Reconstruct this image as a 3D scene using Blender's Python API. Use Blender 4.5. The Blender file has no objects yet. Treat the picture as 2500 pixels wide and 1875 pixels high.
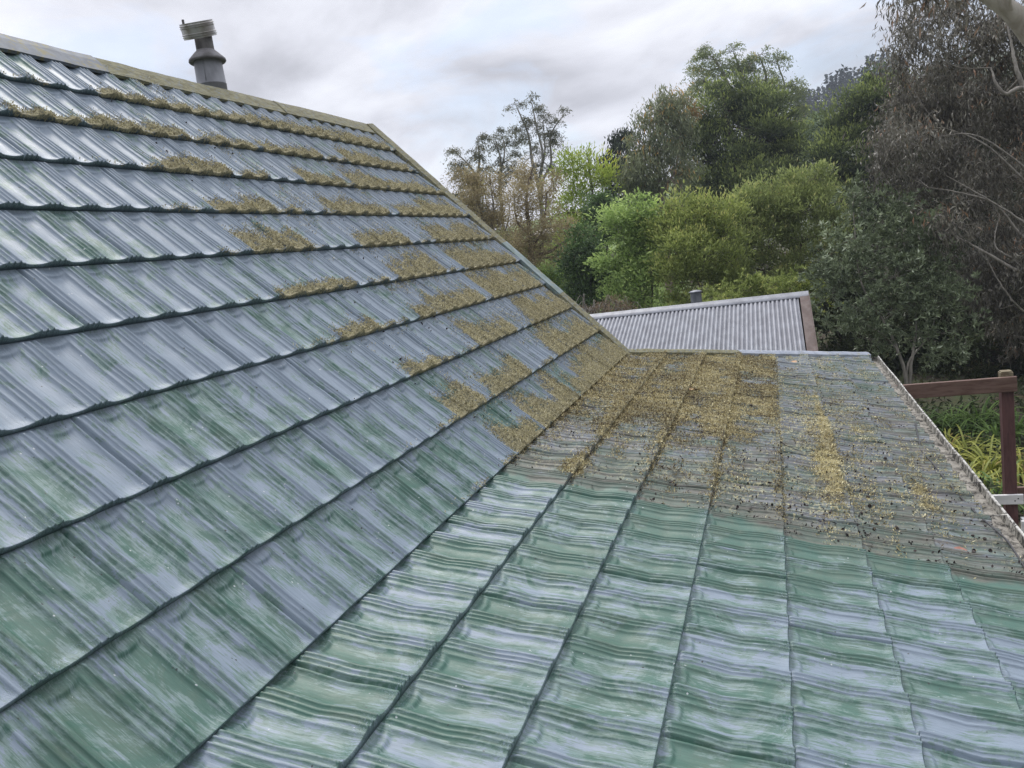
import bpy, math, random
import numpy as np
from mathutils import Matrix, Vector

R = math.radians
rng = np.random.default_rng(7)
random.seed(7)
sc = bpy.context.scene
COL = sc.collection

# ------------------------------------------------------------------ camera
H = 4.7                                    # camera height above the ground by the house
CAM = np.array([[0.94310613, 0.3045649, -0.13338311],      # image right
                [-0.0769657, -0.19029123, -0.97870605],    # image down
                [-0.32346114, 0.9332896, -0.15602378]])    # forward
F = 0.770663                               # focal length / picture width
cam_d = bpy.data.cameras.new('camera')
cam = bpy.data.objects.new('camera', cam_d)
COL.objects.link(cam)
cam_d.sensor_width = 36.0
cam_d.lens = 36.0 * F
cam_d.clip_start = 0.05
cam_d.clip_end = 5000
r_, d_, f_ = CAM
cam.matrix_world = Matrix(((r_[0], -d_[0], -f_[0], 0), (r_[1], -d_[1], -f_[1], 0), (r_[2], -d_[2], -f_[2], H), (0, 0, 0, 1)))
sc.camera = cam


def at(px, py, depth):
    """point seen at pixel (of the 2500 x 1875 photograph) at a distance along the view axis"""
    v = np.array([(px - 1250) / 2500 / F, (py - 937.5) / 2500 / F, 1.0]) * depth
    p = CAM.T @ v
    return np.array([p[0], p[1], p[2] + H])


# ------------------------------------------------------------------ sky, sun, exposure
SUN_EL, SUN_AZ = R(57), R(-28)
w = bpy.data.worlds.new('World')
sc.world = w
w.use_nodes = True
nt = w.node_tree
nt.nodes.clear()


def N(tree, typ, **kw):
    n = tree.nodes.new(typ)
    for k, v in kw.items():
        if k.startswith('in_'):
            key = k[3:]
            n.inputs[int(key) if key.isdigit() else key.replace('_', ' ')].default_value = v
        else:
            setattr(n, k, v)
    return n


def build_sky():
    L = nt.links.new
    tc = N(nt, 'ShaderNodeTexCoord')
    sky = N(nt, 'ShaderNodeTexSky', sky_type='NISHITA', sun_disc=False, sun_elevation=SUN_EL, sun_rotation=SUN_AZ, altitude=50, dust_density=1.5)
    b1 = N(nt, 'ShaderNodeBackground', in_Strength=0.13)
    L(sky.outputs[0], b1.inputs['Color'])
    # cloud layer: noise over the direction, flattened towards the horizon
    sep = N(nt, 'ShaderNodeSeparateXYZ')
    L(tc.outputs['Generated'], sep.inputs[0])
    zz = N(nt, 'ShaderNodeMath', operation='ADD', in_1=0.30)
    L(sep.outputs['Z'], zz.inputs[0])
    zc = N(nt, 'ShaderNodeMath', operation='MAXIMUM', in_1=0.12)
    L(zz.outputs[0], zc.inputs[0])
    dv = N(nt, 'ShaderNodeVectorMath', operation='DIVIDE')
    L(tc.outputs['Generated'], dv.inputs[0])
    cb = N(nt, 'ShaderNodeCombineXYZ')
    for i in range(3):
        L(zc.outputs[0], cb.inputs[i])
    L(cb.outputs[0], dv.inputs[1])
    mp = N(nt, 'ShaderNodeMapping', in_Location=(3.3, 1.7, 0.0), in_Rotation=(0, 0, 0.5), in_Scale=(1.0, 1.0, 0.55))
    L(dv.outputs[0], mp.inputs[0])
    n1 = N(nt, 'ShaderNodeTexNoise', in_Scale=1.7, in_Detail=7.0, in_Roughness=0.52, in_Distortion=0.35)
    L(mp.outputs[0], n1.inputs['Vector'])
    n2 = N(nt, 'ShaderNodeTexNoise', in_Scale=2.9, in_Detail=8.0, in_Roughness=0.55, in_Distortion=0.5)
    L(mp.outputs[0], n2.inputs['Vector'])
    # shade of the cloud: grey undersides to bright tops
    shade = N(nt, 'ShaderNodeValToRGB')
    cr = shade.color_ramp
    cr.elements[0].position, cr.elements[0].color = 0.38, (0.44, 0.445, 0.49, 1)
    cr.elements[1].position, cr.elements[1].color = 0.62, (0.80, 0.815, 0.875, 1)
    e = cr.elements.new(0.5)
    e.color = (0.63, 0.64, 0.70, 1)
    L(n1.outputs['Fac'], shade.inputs['Fac'])
    # overcast sky is brighter overhead than at the horizon
    up = N(nt, 'ShaderNodeMapRange', in_1=0.25, in_2=0.95, in_3=1.0, in_4=3.0)
    up.interpolation_type = 'SMOOTHSTEP'
    L(sep.outputs['Z'], up.inputs[0])
    # and brighter on the sun's side than behind
    dt = N(nt, 'ShaderNodeVectorMath', operation='DOT_PRODUCT', in_1=(math.sin(SUN_AZ), math.cos(SUN_AZ), 0.25))
    L(tc.outputs['Generated'], dt.inputs[0])
    side = N(nt, 'ShaderNodeMapRange', in_1=-0.7, in_2=0.45, in_3=0.42, in_4=1.06)
    L(dt.outputs['Value'], side.inputs[0])
    mul = N(nt, 'ShaderNodeMath', operation='MULTIPLY')
    L(up.outputs[0], mul.inputs[0])
    L(side.outputs[0], mul.inputs[1])
    b2 = N(nt, 'ShaderNodeBackground')
    L(shade.outputs['Color'], b2.inputs['Color'])
    L(mul.outputs[0], b2.inputs['Strength'])
    gap = N(nt, 'ShaderNodeMapRange', in_1=0.38, in_2=0.52, in_3=0.55, in_4=1.0)
    L(n2.outputs['Fac'], gap.inputs[0])
    mix = N(nt, 'ShaderNodeMixShader')
    L(gap.outputs[0], mix.inputs['Fac'])
    L(b1.outputs[0], mix.inputs[1])
    L(b2.outputs[0], mix.inputs[2])
    out = N(nt, 'ShaderNodeOutputWorld')
    L(mix.outputs[0], out.inputs['Surface'])


build_sky()
sun_d = bpy.data.lights.new('sun', 'SUN')
sun_d.energy = 1.5
sun_d.angle = R(14)
sun_d.color = (1.0, 0.96, 0.9)
sun = bpy.data.objects.new('sun', sun_d)
COL.objects.link(sun)
sd = Vector((math.sin(SUN_AZ) * math.cos(SUN_EL), math.cos(SUN_AZ) * math.cos(SUN_EL), math.sin(SUN_EL)))
sun.rotation_euler = sd.to_track_quat('Z', 'Y').to_euler()
sun.location = (0, 0, 30)
sc.view_settings.view_transform = 'Standard'
sc.view_settings.look = 'None'
sc.view_settings.exposure = 0.36
sc.view_settings.gamma = 1.0
sc.cycles.max_bounces = 6
sc.cycles.transparent_max_bounces = 4
sc.cycles.use_denoising = True
sc.cycles.denoising_prefilter = 'NONE'
sc.cycles.denoising_input_passes = 'RGB_ALBEDO_NORMAL'


# ------------------------------------------------------------------ helpers
def mesh_obj(name, verts, faces, mat=None, parent=None, smooth=True, attrs=None, uv=None):
    """one mesh object from numpy arrays; faces is an (n,4) or (n,3) array or a list of such"""
    verts = np.asarray(verts, dtype=np.float32).reshape(-1, 3)
    if not isinstance(faces, list):
        faces = [faces]
    faces = [np.asarray(f, dtype=np.int32) for f in faces if len(f)]
    me = bpy.data.meshes.new(name)
    me.vertices.add(len(verts))
    me.vertices.foreach_set('co', verts.ravel())
    loops = np.concatenate([f.ravel() for f in faces])
    tot = np.concatenate([np.full(len(f), f.shape[1], dtype=np.int32) for f in faces])
    start = np.concatenate([[0], np.cumsum(tot)[:-1]]).astype(np.int32)
    me.loops.add(len(loops))
    me.loops.foreach_set('vertex_index', loops)
    me.polygons.add(len(tot))
    me.polygons.foreach_set('loop_start', start)
    me.polygons.foreach_set('loop_total', tot)
    me.polygons.foreach_set('use_smooth', np.full(len(tot), smooth))
    me.update(calc_edges=True)
    for k, v in (attrs or {}).items():
        a = me.attributes.new(k, 'FLOAT', 'POINT')
        a.data.foreach_set('value', np.asarray(v, dtype=np.float32).ravel())
    if uv is not None:
        l = me.uv_layers.new(name='UVMap')
        l.data.foreach_set('uv', np.asarray(uv, dtype=np.float32)[loops].ravel())
    if mat:
        me.materials.append(mat)
    o = bpy.data.objects.new(name, me)
    COL.objects.link(o)
    if parent:
        o.parent = parent
    return o


def tag(o, label=None, cat=None, group=None, kind=None):
    for k, v in (('label', label), ('category', cat), ('group', group), ('kind', kind)):
        if v:
            o[k] = v
    return o


def empty(name, loc, label=None, cat=None, group=None):
    o = bpy.data.objects.new(name, None)
    COL.objects.link(o)
    o.location = Vector([float(x) for x in loc])
    o.empty_display_size = 0.2
    return tag(o, label, cat, group)


class MB:
    """collects boxes, tubes and lathes in world space; build() links them as one mesh"""
    def __init__(self):
        self.v, self.q, self.n = [], [], 0

    def add(self, v, q):
        v = np.asarray(v, float).reshape(-1, 3)
        self.v.append(v)
        self.q.append(np.asarray(q, int) + self.n)
        self.n += len(v)

    def hexa(self, c):
        self.add(c, [[0, 3, 2, 1], [4, 5, 6, 7], [0, 1, 5, 4], [1, 2, 6, 5], [2, 3, 7, 6], [3, 0, 4, 7]])

    def bar(self, a, b, wy, wz, up=(0, 0, 1), bevel=0.0):
        """a beam from a to b of width wy across and wz along up"""
        a, b = np.asarray(a, float), np.asarray(b, float)
        d = (b - a) / np.linalg.norm(b - a)
        s = np.cross(d, np.asarray(up, float))
        s /= np.linalg.norm(s)
        u = np.cross(s, d)
        if bevel:
            w2, z2, e = wy / 2, wz / 2, bevel
            prof = [(-w2 + e, -z2), (w2 - e, -z2), (w2, -z2 + e), (w2, z2 - e), (w2 - e, z2), (-w2 + e, z2), (-w2, z2 - e), (-w2, -z2 + e)]
        else:
            w2, z2 = wy / 2, wz / 2
            prof = [(-w2, -z2), (w2, -z2), (w2, z2), (-w2, z2)]
        n = len(prof)
        va = [a + s * x + u * y for x, y in prof]
        vb = [b + s * x + u * y for x, y in prof]
        q = [[i, (i + 1) % n, n + (i + 1) % n, n + i] for i in range(n)]
        self.add(va + vb, q)
        m = self.n - 2 * n
        for off, flip in ((0, 1), (n, 0)):
            if n == 4:
                f = [[0, 1, 2, 3]]
            else:
                f = [[0, 1, 2, 3], [0, 3, 4, 7], [7, 4, 5, 6]]
            f = np.array(f) + off + m
            self.q.append(f[:, ::-1] if flip else f)

    def tube(self, pts, rad, seg=7):
        v, q = tube(np.asarray(pts, float), np.broadcast_to(np.asarray(rad, float), (len(pts),)), seg)
        self.add(v, q)

    def lathe(self, c, prof, seg=32):
        """profile (r, z) turned about a vertical axis through c"""
        a = np.linspace(0, 2 * np.pi, seg, endpoint=False)
        p = np.array(prof, float)
        v = np.zeros((len(p), seg, 3))
        v[..., 0] = p[:, 0, None] * np.cos(a) + c[0]
        v[..., 1] = p[:, 0, None] * np.sin(a) + c[1]
        v[..., 2] = p[:, 1, None] + c[2]
        i = np.arange(len(p) - 1)[:, None] * seg
        j = np.arange(seg)[None]
        k = (j + 1) % seg
        q = np.stack([i + j, i + k, i + seg + k, i + seg + j], -1).reshape(-1, 4)
        self.add(v, q)

    def build(self, name, mat, parent=None, smooth=False):
        v = np.concatenate(self.v)
        if parent is not None:
            v = v - np.array(parent_origin(parent))
        return mesh_obj(name, v, np.concatenate(self.q), mat, parent, smooth)


def parent_origin(p):
    o = Vector((0, 0, 0))
    while p is not None:
        o += Vector(p.location)
        p = p.parent
    return (o.x, o.y, o.z)


def tube(pts, rad, seg=6):
    n = len(pts)
    d = np.gradient(pts, axis=0)
    d /= np.linalg.norm(d, axis=1, keepdims=True) + 1e-9
    ref = np.array([0.31, 0.17, 0.93]) if abs(d[0, 2]) < 0.9 else np.array([1.0, 0.1, 0.0])
    s = np.cross(d, ref)
    s /= np.linalg.norm(s, axis=1, keepdims=True) + 1e-9
    u = np.cross(s, d)
    a = np.linspace(0, 2 * np.pi, seg, endpoint=False)
    v = pts[:, None] + rad[:, None, None] * (np.cos(a)[None, :, None] * s[:, None] + np.sin(a)[None, :, None] * u[:, None])
    i = np.arange(n - 1)[:, None] * seg
    j = np.arange(seg)[None]
    k = (j + 1) % seg
    q = np.stack([i + j, i + k, i + seg + k, i + seg + j], -1).reshape(-1, 4)
    return v.reshape(-1, 3), q


def hash2(ix, iy, seed):
    h = (ix.astype(np.int64) * 374761393 + iy.astype(np.int64) * 668265263 + seed * 1274126177) & 0x7fffffff
    h = ((h ^ (h >> 13)) * 1274126177) & 0x7fffffff
    return ((h ^ (h >> 16)) & 0xffff) / 65535.0


def vnoise(x, y, seed=0, oct=1):
    x, y = np.broadcast_arrays(np.asarray(x, float), np.asarray(y, float))
    r, amp, tot = np.zeros(x.shape), 1.0, 0.0
    for o in range(oct):
        ix, iy = np.floor(x), np.floor(y)
        fx, fy = x - ix, y - iy
        fx, fy = fx * fx * (3 - 2 * fx), fy * fy * (3 - 2 * fy)
        a, b = hash2(ix, iy, seed + o), hash2(ix + 1, iy, seed + o)
        c, d = hash2(ix, iy + 1, seed + o), hash2(ix + 1, iy + 1, seed + o)
        r += amp * ((a * (1 - fx) + b * fx) * (1 - fy) + (c * (1 - fx) + d * fx) * fy)
        tot += amp
        amp *= 0.5
        x, y = x * 2.03, y * 2.03
    return r / tot


def sstep(a, b, x):
    t = np.clip((x - a) / (b - a), 0, 1)
    return t * t * (3 - 2 * t)


# ------------------------------------------------------------------ materials
def new_mat(name):
    m = bpy.data.materials.new(name)
    m.use_nodes = True
    t = m.node_tree
    t.nodes.clear()
    out = t.nodes.new('ShaderNodeOutputMaterial')
    return m, t, out


def mixc(t, fac, a, b, blend='MIX'):
    m = N(t, 'ShaderNodeMix', data_type='RGBA', blend_type=blend)
    for sock, val in ((m.inputs[0], fac), (m.inputs[6], a), (m.inputs[7], b)):
        if hasattr(val, 'links'):
            t.links.new(val, sock)
        elif isinstance(val, (int, float)):
            sock.default_value = val
        else:
            sock.default_value = tuple(val) + ((1,) if len(val) == 3 else ())
    return m.outputs[2]


def rampf(t, fac, a, b):
    m = N(t, 'ShaderNodeMapRange', in_1=a, in_2=b)
    m.interpolation_type = 'SMOOTHSTEP'
    t.links.new(fac, m.inputs[0])
    return m.outputs[0]


def math_(t, op, a, b=None):
    m = N(t, 'ShaderNodeMath', operation=op)
    for i, v in enumerate((a, b)):
        if v is None:
            continue
        if hasattr(v, 'links'):
            t.links.new(v, m.inputs[i])
        else:
            m.inputs[i].default_value = v
    return m.outputs[0]


def noise(t, vec, scale, detail=4.0, rough=0.55, mapscale=None, dist=0.0, loc=(0, 0, 0)):
    if mapscale is not None:
        mp = N(t, 'ShaderNodeMapping', in_Scale=mapscale, in_Location=loc)
        t.links.new(vec, mp.inputs[0])
        vec = mp.outputs[0]
    n = N(t, 'ShaderNodeTexNoise', in_Scale=scale, in_Detail=detail, in_Roughness=rough, in_Distortion=dist)
    t.links.new(vec, n.inputs['Vector'])
    return n.outputs['Fac']


def attr(t, name):
    return N(t, 'ShaderNodeAttribute', attribute_name=name).outputs['Fac']


def bump(t, h, dist, strength=1.0):
    b = N(t, 'ShaderNodeBump', in_Distance=dist, in_Strength=strength)
    t.links.new(h, b.inputs['Height'])
    return b.outputs[0]


def princ(t, out, color, rough=0.6, metal=0.0, normal=None, spec=None):
    p = N(t, 'ShaderNodeBsdfPrincipled', in_Metallic=metal)
    if hasattr(color, 'links'):
        t.links.new(color, p.inputs['Base Color'])
    else:
        p.inputs['Base Color'].default_value = tuple(color) + (1,)
    if hasattr(rough, 'links'):
        t.links.new(rough, p.inputs['Roughness'])
    else:
        p.inputs['Roughness'].default_value = rough
    if spec is not None:
        p.inputs['Specular IOR Level'].default_value = spec
    if normal is not None:
        t.links.new(normal, p.inputs['Normal'])
    t.links.new(p.outputs[0], out.inputs['Surface'])
    return p


def mat_roof():
    m, t, out = new_mat('painted_tile')
    uv = N(t, 'ShaderNodeUVMap').outputs[0]          # x = along the ridge, y = down the slope, metres
    s1 = noise(t, uv, 1.0, 6, 0.68, (12, 3.0, 1), 1.0)            # broad streaks
    s2 = noise(t, uv, 1.0, 5, 0.72, (70, 5.5, 1), 0.35, (5, 3, 0))  # fine brush streaks
    s3 = noise(t, uv, 1.0, 7, 0.70, (5, 4.2, 1), 1.6, (9, 2, 0))   # blotches
    s4 = noise(t, uv, 1.0, 4, 0.7, (190, 11, 1), 0.25, (1, 7, 0))   # very fine lines
    s5 = noise(t, uv, 1.0, 8, 0.78, (26, 8, 1), 1.0, (4, 9, 0))   # torn edges of the worn patches
    f = math_(t, 'ADD', math_(t, 'MULTIPLY', s1, 0.42), math_(t, 'MULTIPLY', s2, 0.32))
    f = math_(t, 'ADD', f, math_(t, 'MULTIPLY', s3, 0.55))
    f = math_(t, 'ADD', f, math_(t, 'MULTIPLY', s4, 0.26))
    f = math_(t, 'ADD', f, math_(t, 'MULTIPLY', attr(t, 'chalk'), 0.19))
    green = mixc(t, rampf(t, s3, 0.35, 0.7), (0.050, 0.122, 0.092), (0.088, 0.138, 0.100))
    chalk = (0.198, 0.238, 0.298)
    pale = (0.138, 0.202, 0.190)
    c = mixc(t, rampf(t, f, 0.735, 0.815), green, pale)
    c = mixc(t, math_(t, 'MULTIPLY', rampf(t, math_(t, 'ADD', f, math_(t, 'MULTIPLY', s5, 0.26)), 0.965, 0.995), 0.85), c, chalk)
    dk = N(t, 'ShaderNodeMix', data_type='RGBA', blend_type='MULTIPLY')
    dk.inputs[0].default_value = 1.0
    t.links.new(c, dk.inputs[6])
    t.links.new(mixc(t, rampf(t, math_(t, 'ADD', math_(t, 'MULTIPLY', s2, .6), math_(t, 'MULTIPLY', s4, .4)), 0.34, 0.66), (0.80, 0.83, 0.83), (1.16, 1.16, 1.16)), dk.inputs[7])
    c = dk.outputs[2]
    # chips: pale and dark flecks
    vc = N(t, 'ShaderNodeTexVoronoi', feature='F1', in_Scale=1.0, in_Randomness=1.0)
    mpc = N(t, 'ShaderNodeMapping', in_Scale=(64, 40, 1))
    t.links.new(uv, mpc.inputs[0])
    t.links.new(mpc.outputs[0], vc.inputs['Vector'])
    chip = math_(t, 'LESS_THAN', vc.outputs['Distance'], 0.15)
    csel = noise(t, uv, 1.0, 3, 0.6, (21, 13, 1), 0.4, (6, 2, 0))
    c = mixc(t, math_(t, 'MULTIPLY', chip, rampf(t, csel, 0.62, 0.64)), c, (0.44, 0.47, 0.47))
    c = mixc(t, math_(t, 'MULTIPLY', chip, rampf(t, csel, 0.39, 0.37)), c, (0.045, 0.055, 0.052))
    # scuffed, scratched paint along the nosings and the heads
    sc1 = noise(t, uv, 1.0, 3, 0.7, (90, 60, 1), 2.5, (2, 2, 0))
    nose = attr(t, 'nose')
    c = mixc(t, math_(t, 'MULTIPLY', nose, rampf(t, sc1, 0.50, 0.68)), c, (0.22, 0.28, 0.33))
    # lip: chalky upper, lower part darkened to paint in its shade
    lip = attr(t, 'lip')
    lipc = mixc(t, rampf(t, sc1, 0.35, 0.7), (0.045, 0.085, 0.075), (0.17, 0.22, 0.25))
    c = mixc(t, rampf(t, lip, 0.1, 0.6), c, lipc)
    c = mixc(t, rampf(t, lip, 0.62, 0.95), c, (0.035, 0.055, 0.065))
    # unwashed part: brown film, lichen specks, dark crumbs
    dirt = attr(t, 'dirt')
    d1 = noise(t, uv, 1.0, 5, 0.65, (22, 3, 1), 0.8, (3, 1, 0))
    film = mixc(t, rampf(t, s2, 0.35, 0.65), (0.062, 0.049, 0.036), (0.160, 0.140, 0.118))
    c = mixc(t, math_(t, 'MULTIPLY', dirt, math_(t, 'ADD', 0.30, math_(t, 'MULTIPLY', rampf(t, d1, 0.3, 0.7), 0.60))), c, film)
    l1 = noise(t, uv, 1.0, 6, 0.80, (52, 34, 1), 0.8, (7, 7, 0))
    l2 = noise(t, uv, 1.0, 2, 0.5, (3, 1.6, 1), 0.6, (4, 4, 0))
    lf = rampf(t, math_(t, 'ADD', l1, math_(t, 'MULTIPLY', l2, 0.35)), 0.735, 0.79)
    c = mixc(t, math_(t, 'MULTIPLY', lf, attr(t, 'lichen')), c, mixc(t, l2, (0.36, 0.32, 0.14), (0.42, 0.41, 0.28)))
    v = N(t, 'ShaderNodeTexVoronoi', feature='F1', in_Scale=1.0, in_Randomness=1.0)
    mp = N(t, 'ShaderNodeMapping', in_Scale=(38, 38, 1))
    t.links.new(uv, mp.inputs[0])
    t.links.new(mp.outputs[0], v.inputs['Vector'])
    dots = math_(t, 'LESS_THAN', v.outputs['Distance'], 0.16)
    sel = rampf(t, noise(t, uv, 1.0, 2, 0.5, (17, 17, 1), 0, (8, 1, 0)), 0.52, 0.56)
    c = mixc(t, math_(t, 'MULTIPLY', math_(t, 'MULTIPLY', dots, sel), attr(t, 'speck')), c, (0.05, 0.045, 0.045))
    # moss cover
    m1 = noise(t, uv, 1.0, 6, 0.8, (70, 60, 1), 0.5, (2, 6, 0))
    mf = rampf(t, math_(t, 'ADD', attr(t, 'moss'), math_(t, 'MULTIPLY', math_(t, 'SUBTRACT', m1, 0.5), 2.4)), 0.52, 0.66)
    mossc = mixc(t, rampf(t, m1, 0.35, 0.65), (0.150, 0.136, 0.080), (0.44, 0.395, 0.24))
    c = mixc(t, mf, c, mossc)
    rgh = math_(t, 'ADD', 0.30, math_(t, 'MULTIPLY', s5, 0.32))
    rgh = math_(t, 'ADD', rgh, math_(t, 'MULTIPLY', math_(t, 'MAXIMUM', mf, math_(t, 'MULTIPLY', dirt, 0.25)), 0.45))
    hgt = math_(t, 'ADD', math_(t, 'MULTIPLY', s4, 0.35), math_(t, 'MULTIPLY', sc1, math_(t, 'ADD', 0.12, nose)))
    hgt = math_(t, 'ADD', hgt, math_(t, 'MULTIPLY', s2, 0.5))
    hgt = math_(t, 'ADD', hgt, math_(t, 'MULTIPLY', s5, 0.9))
    hgt = math_(t, 'ADD', hgt, math_(t, 'MULTIPLY', math_(t, 'MULTIPLY', mf, m1), 5.0))
    princ(t, out, c, rgh, normal=bump(t, hgt, 0.0016), spec=0.5)
    return m


def mat_simple(name, cols, scale=(4, 4, 4), rough=0.7, metal=0.0, detail=5, bumpd=0.004, lo=0.35, hi=0.65, dist=0.3, stain=None, spec=None):
    """object-space noise between two colours, optional stain colour on top"""
    m, t, out = new_mat(name)
    oc = N(t, 'ShaderNodeTexCoord').outputs['Object']
    n1 = noise(t, oc, 1.0, detail, 0.6, scale, dist)
    c = mixc(t, rampf(t, n1, lo, hi), cols[0], cols[1])
    if stain:
        n2 = noise(t, oc, 1.0, 6, 0.7, tuple(x * 1.7 for x in scale), 0.6, (3, 5, 1))
        c = mixc(t, rampf(t, n2, stain[1], stain[1] + 0.12), c, stain[0])
    princ(t, out, c, rough, metal, bump(t, n1, bumpd), spec)
    return m


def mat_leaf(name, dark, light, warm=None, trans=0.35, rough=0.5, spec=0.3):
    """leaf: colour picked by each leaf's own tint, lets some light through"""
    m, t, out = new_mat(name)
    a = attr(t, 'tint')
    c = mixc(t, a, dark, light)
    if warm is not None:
        c = mixc(t, rampf(t, a, 0.86, 0.97), c, warm)
    p = N(t, 'ShaderNodeBsdfPrincipled', in_Roughness=rough)
    p.inputs['Specular IOR Level'].default_value = spec
    t.links.new(c, p.inputs['Base Color'])
    tr = N(t, 'ShaderNodeBsdfTranslucent')
    t.links.new(c, tr.inputs['Color'])
    mx = N(t, 'ShaderNodeMixShader', in_Fac=trans)
    t.links.new(p.outputs[0], mx.inputs[1])
    t.links.new(tr.outputs[0], mx.inputs[2])
    t.links.new(mx.outputs[0], out.inputs['Surface'])
    return m


M_ROOF = mat_roof()
M_CAP = mat_simple('weathered_flashing', ((0.08, 0.095, 0.115), (0.135, 0.155, 0.18)), (9, 9, 9), 0.65, stain=((0.17, 0.15, 0.06), 0.50))
M_MOSSY = mat_simple('mossy_flashing', ((0.130, 0.120, 0.062), (0.210, 0.200, 0.120)), (26, 12, 26), 0.9, stain=((0.17, 0.19, 0.20), 0.52), bumpd=0.012)
M_GREYCAP = mat_simple('grey_flashing', ((0.25, 0.28, 0.33), (0.36, 0.39, 0.45)), (7, 7, 7), 0.45, stain=((0.30, 0.26, 0.08), 0.56))
M_TEAL = mat_simple('green_flashing', ((0.11, 0.155, 0.14), (0.19, 0.24, 0.24)), (9, 9, 9), 0.5, stain=((0.22, 0.19, 0.08), 0.56))
M_GUTTER = mat_simple('lichened_gutter', ((0.22, 0.21, 0.18), (0.48, 0.46, 0.41)), (9, 14, 9), 0.8, stain=((0.035, 0.033, 0.028), 0.45))
M_STEEL = mat_simple('galvanised_flue', ((0.155, 0.16, 0.175), (0.225, 0.23, 0.25)), (10, 10, 5), 0.55, 0.1, bumpd=0.002)
M_SOOT = mat_simple('sooty_flue', ((0.035, 0.033, 0.032), (0.11, 0.105, 0.10)), (9, 9, 4), 0.75, bumpd=0.003)
M_COLLAR = mat_simple('stained_collar', ((0.085, 0.08, 0.078), (0.17, 0.165, 0.17)), (10, 10, 10), 0.6, 0.3)
M_COWL = mat_simple('ribbed_cowl', ((0.30, 0.285, 0.265), (0.46, 0.45, 0.44)), (12, 12, 4), 0.35, 0.7, stain=((0.20, 0.17, 0.13), 0.58), bumpd=0.002)
M_BOARD = mat_simple('old_paint_board', ((0.50, 0.50, 0.46), (0.62, 0.62, 0.58)), (3, 3, 9), 0.7)
M_WHITE = mat_simple('white_painted_timber', ((0.66, 0.65, 0.63), (0.78, 0.77, 0.75)), (2, 14, 14), 0.6, stain=((0.38, 0.35, 0.32), 0.66))
M_OXBLOOD = mat_simple('red_brown_stained_timber', ((0.105, 0.056, 0.042), (0.180, 0.112, 0.086)), (5, 30, 30), 0.65, stain=((0.14, 0.11, 0.075), 0.60))
M_POST = mat_simple('red_brown_post', ((0.080, 0.034, 0.032), (0.125, 0.058, 0.054)), (26, 26, 4), 0.6, stain=((0.12, 0.085, 0.07), 0.64))
M_ENDGRAIN = mat_simple('mossy_end_grain', ((0.13, 0.10, 0.06), (0.22, 0.19, 0.12)), (25, 25, 25), 0.9)
M_ZINC = mat_simple('corrugated_zinc', ((0.165, 0.17, 0.19), (0.23, 0.24, 0.265)), (6, 3, 6), 0.5, 0.25, stain=((0.30, 0.25, 0.20), 0.66), bumpd=0.001)
M_RUST = mat_simple('rusty_barge', ((0.080, 0.055, 0.046), (0.130, 0.100, 0.088)), (9, 5, 5), 0.8, stain=((0.10, 0.06, 0.045), 0.55))
M_VENT = mat_simple('dull_vent', ((0.10, 0.11, 0.12), (0.17, 0.18, 0.19)), (9, 9, 9), 0.55, 0.3)
M_WEATHER = mat_simple('weatherboard', ((0.30, 0.31, 0.29), (0.38, 0.39, 0.37)), (2, 2, 20), 0.75)
M_CABLE = mat_simple('black_cable', ((0.02, 0.02, 0.022), (0.045, 0.045, 0.05)), (40, 40, 40), 0.5)
M_MOSS = mat_leaf('moss', (0.165, 0.148, 0.085), (0.70, 0.64, 0.40), (0.72, 0.68, 0.50), 0.25, 0.9, 0.1)
M_LITTER = mat_leaf('litter', (0.105, 0.078, 0.052), (0.74, 0.65, 0.36), (0.78, 0.72, 0.46), 0.15, 0.8, 0.1)
M_CRUMB = mat_leaf('dark_crumbs', (0.018, 0.015, 0.015), (0.060, 0.045, 0.045), None, 0.0, 0.8, 0.2)
M_TWIG = mat_simple('dark_twig', ((0.030, 0.024, 0.022), (0.075, 0.060, 0.052)), (40, 40, 40), 0.8)

# ------------------------------------------------------------------ the house roof
E_UP, E_DN = 0.37, 0.374694
PS, PL = 0.816320, 0.270856                # pitches of the steep and the shallow slope
XB, ZB = -1.505798, -1.135945 + H          # the break between them
Y_RIDGE, Y_BREAK, Y_EAVE = 8.1960, 8.0353, 10.8379   # gable end: raked out towards the eave
Y0 = 0.35
PER = 0.207                                # one flute of the pressed tile
S_RIDGE = 9 * E_UP + 0.44773
S_EAVE = 6 * E_DN + 0.390886
X_EAVE = XB + S_EAVE * math.cos(PL)
LIP_H = 0.034
SEAM = {1: 3.3, 2: 2.5, 3: 2.95, 4: 3.4, 5: 2.92, 6: 3.6, 7: 2.9, 8: 2.0, 9: 2.9, 10: 2.02,
        11: 1.90, 12: 2.61, 13: 3.05, 14: 3.35, 15: 3.0, 16: 2.44, 17: 2.75}
# moss banks lying above each lip: (from, to, how far up the tile)
BANK = {1: [(4.0, 5.5, .07), (5.5, 8.0, .15)],
        2: [(3.1, 3.6, .06), (3.6, 4.5, .14), (4.6, 5.2, .08), (5.2, 6.1, .12), (6.5, 7.9, .19)],
        3: [(3.8, 4.5, .17), (4.55, 4.9, .06), (5.3, 6.0, .14), (6.05, 7.9, .18)],
        4: [(3.9, 4.57, .17), (4.66, 4.86, .1), (5.2, 6.15, .16), (6.3, 7.9, .22)],
        5: [(3.8, 4.5, .18), (5.1, 6.0, .19), (6.4, 7.85, .25)],
        6: [(3.6, 4.5, .07), (5.05, 6.0, .19), (6.4, 7.85, .27)],
        7: [(3.7, 4.27, .08), (4.75, 5.1, .1), (5.1, 6.1, .22), (6.3, 7.85, .29)],
        8: [(4.0, 4.5, .10), (5.1, 6.08, .22), (6.5, 7.85, .31)],
        9: [(4.0, 4.55, .15), (4.65, 5.5, .22), (6.2, 7.85, .33)],
        10: [(4.2, 4.75, .25), (4.75, 5.8, .30), (5.9, 8.0, .36)]}
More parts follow.
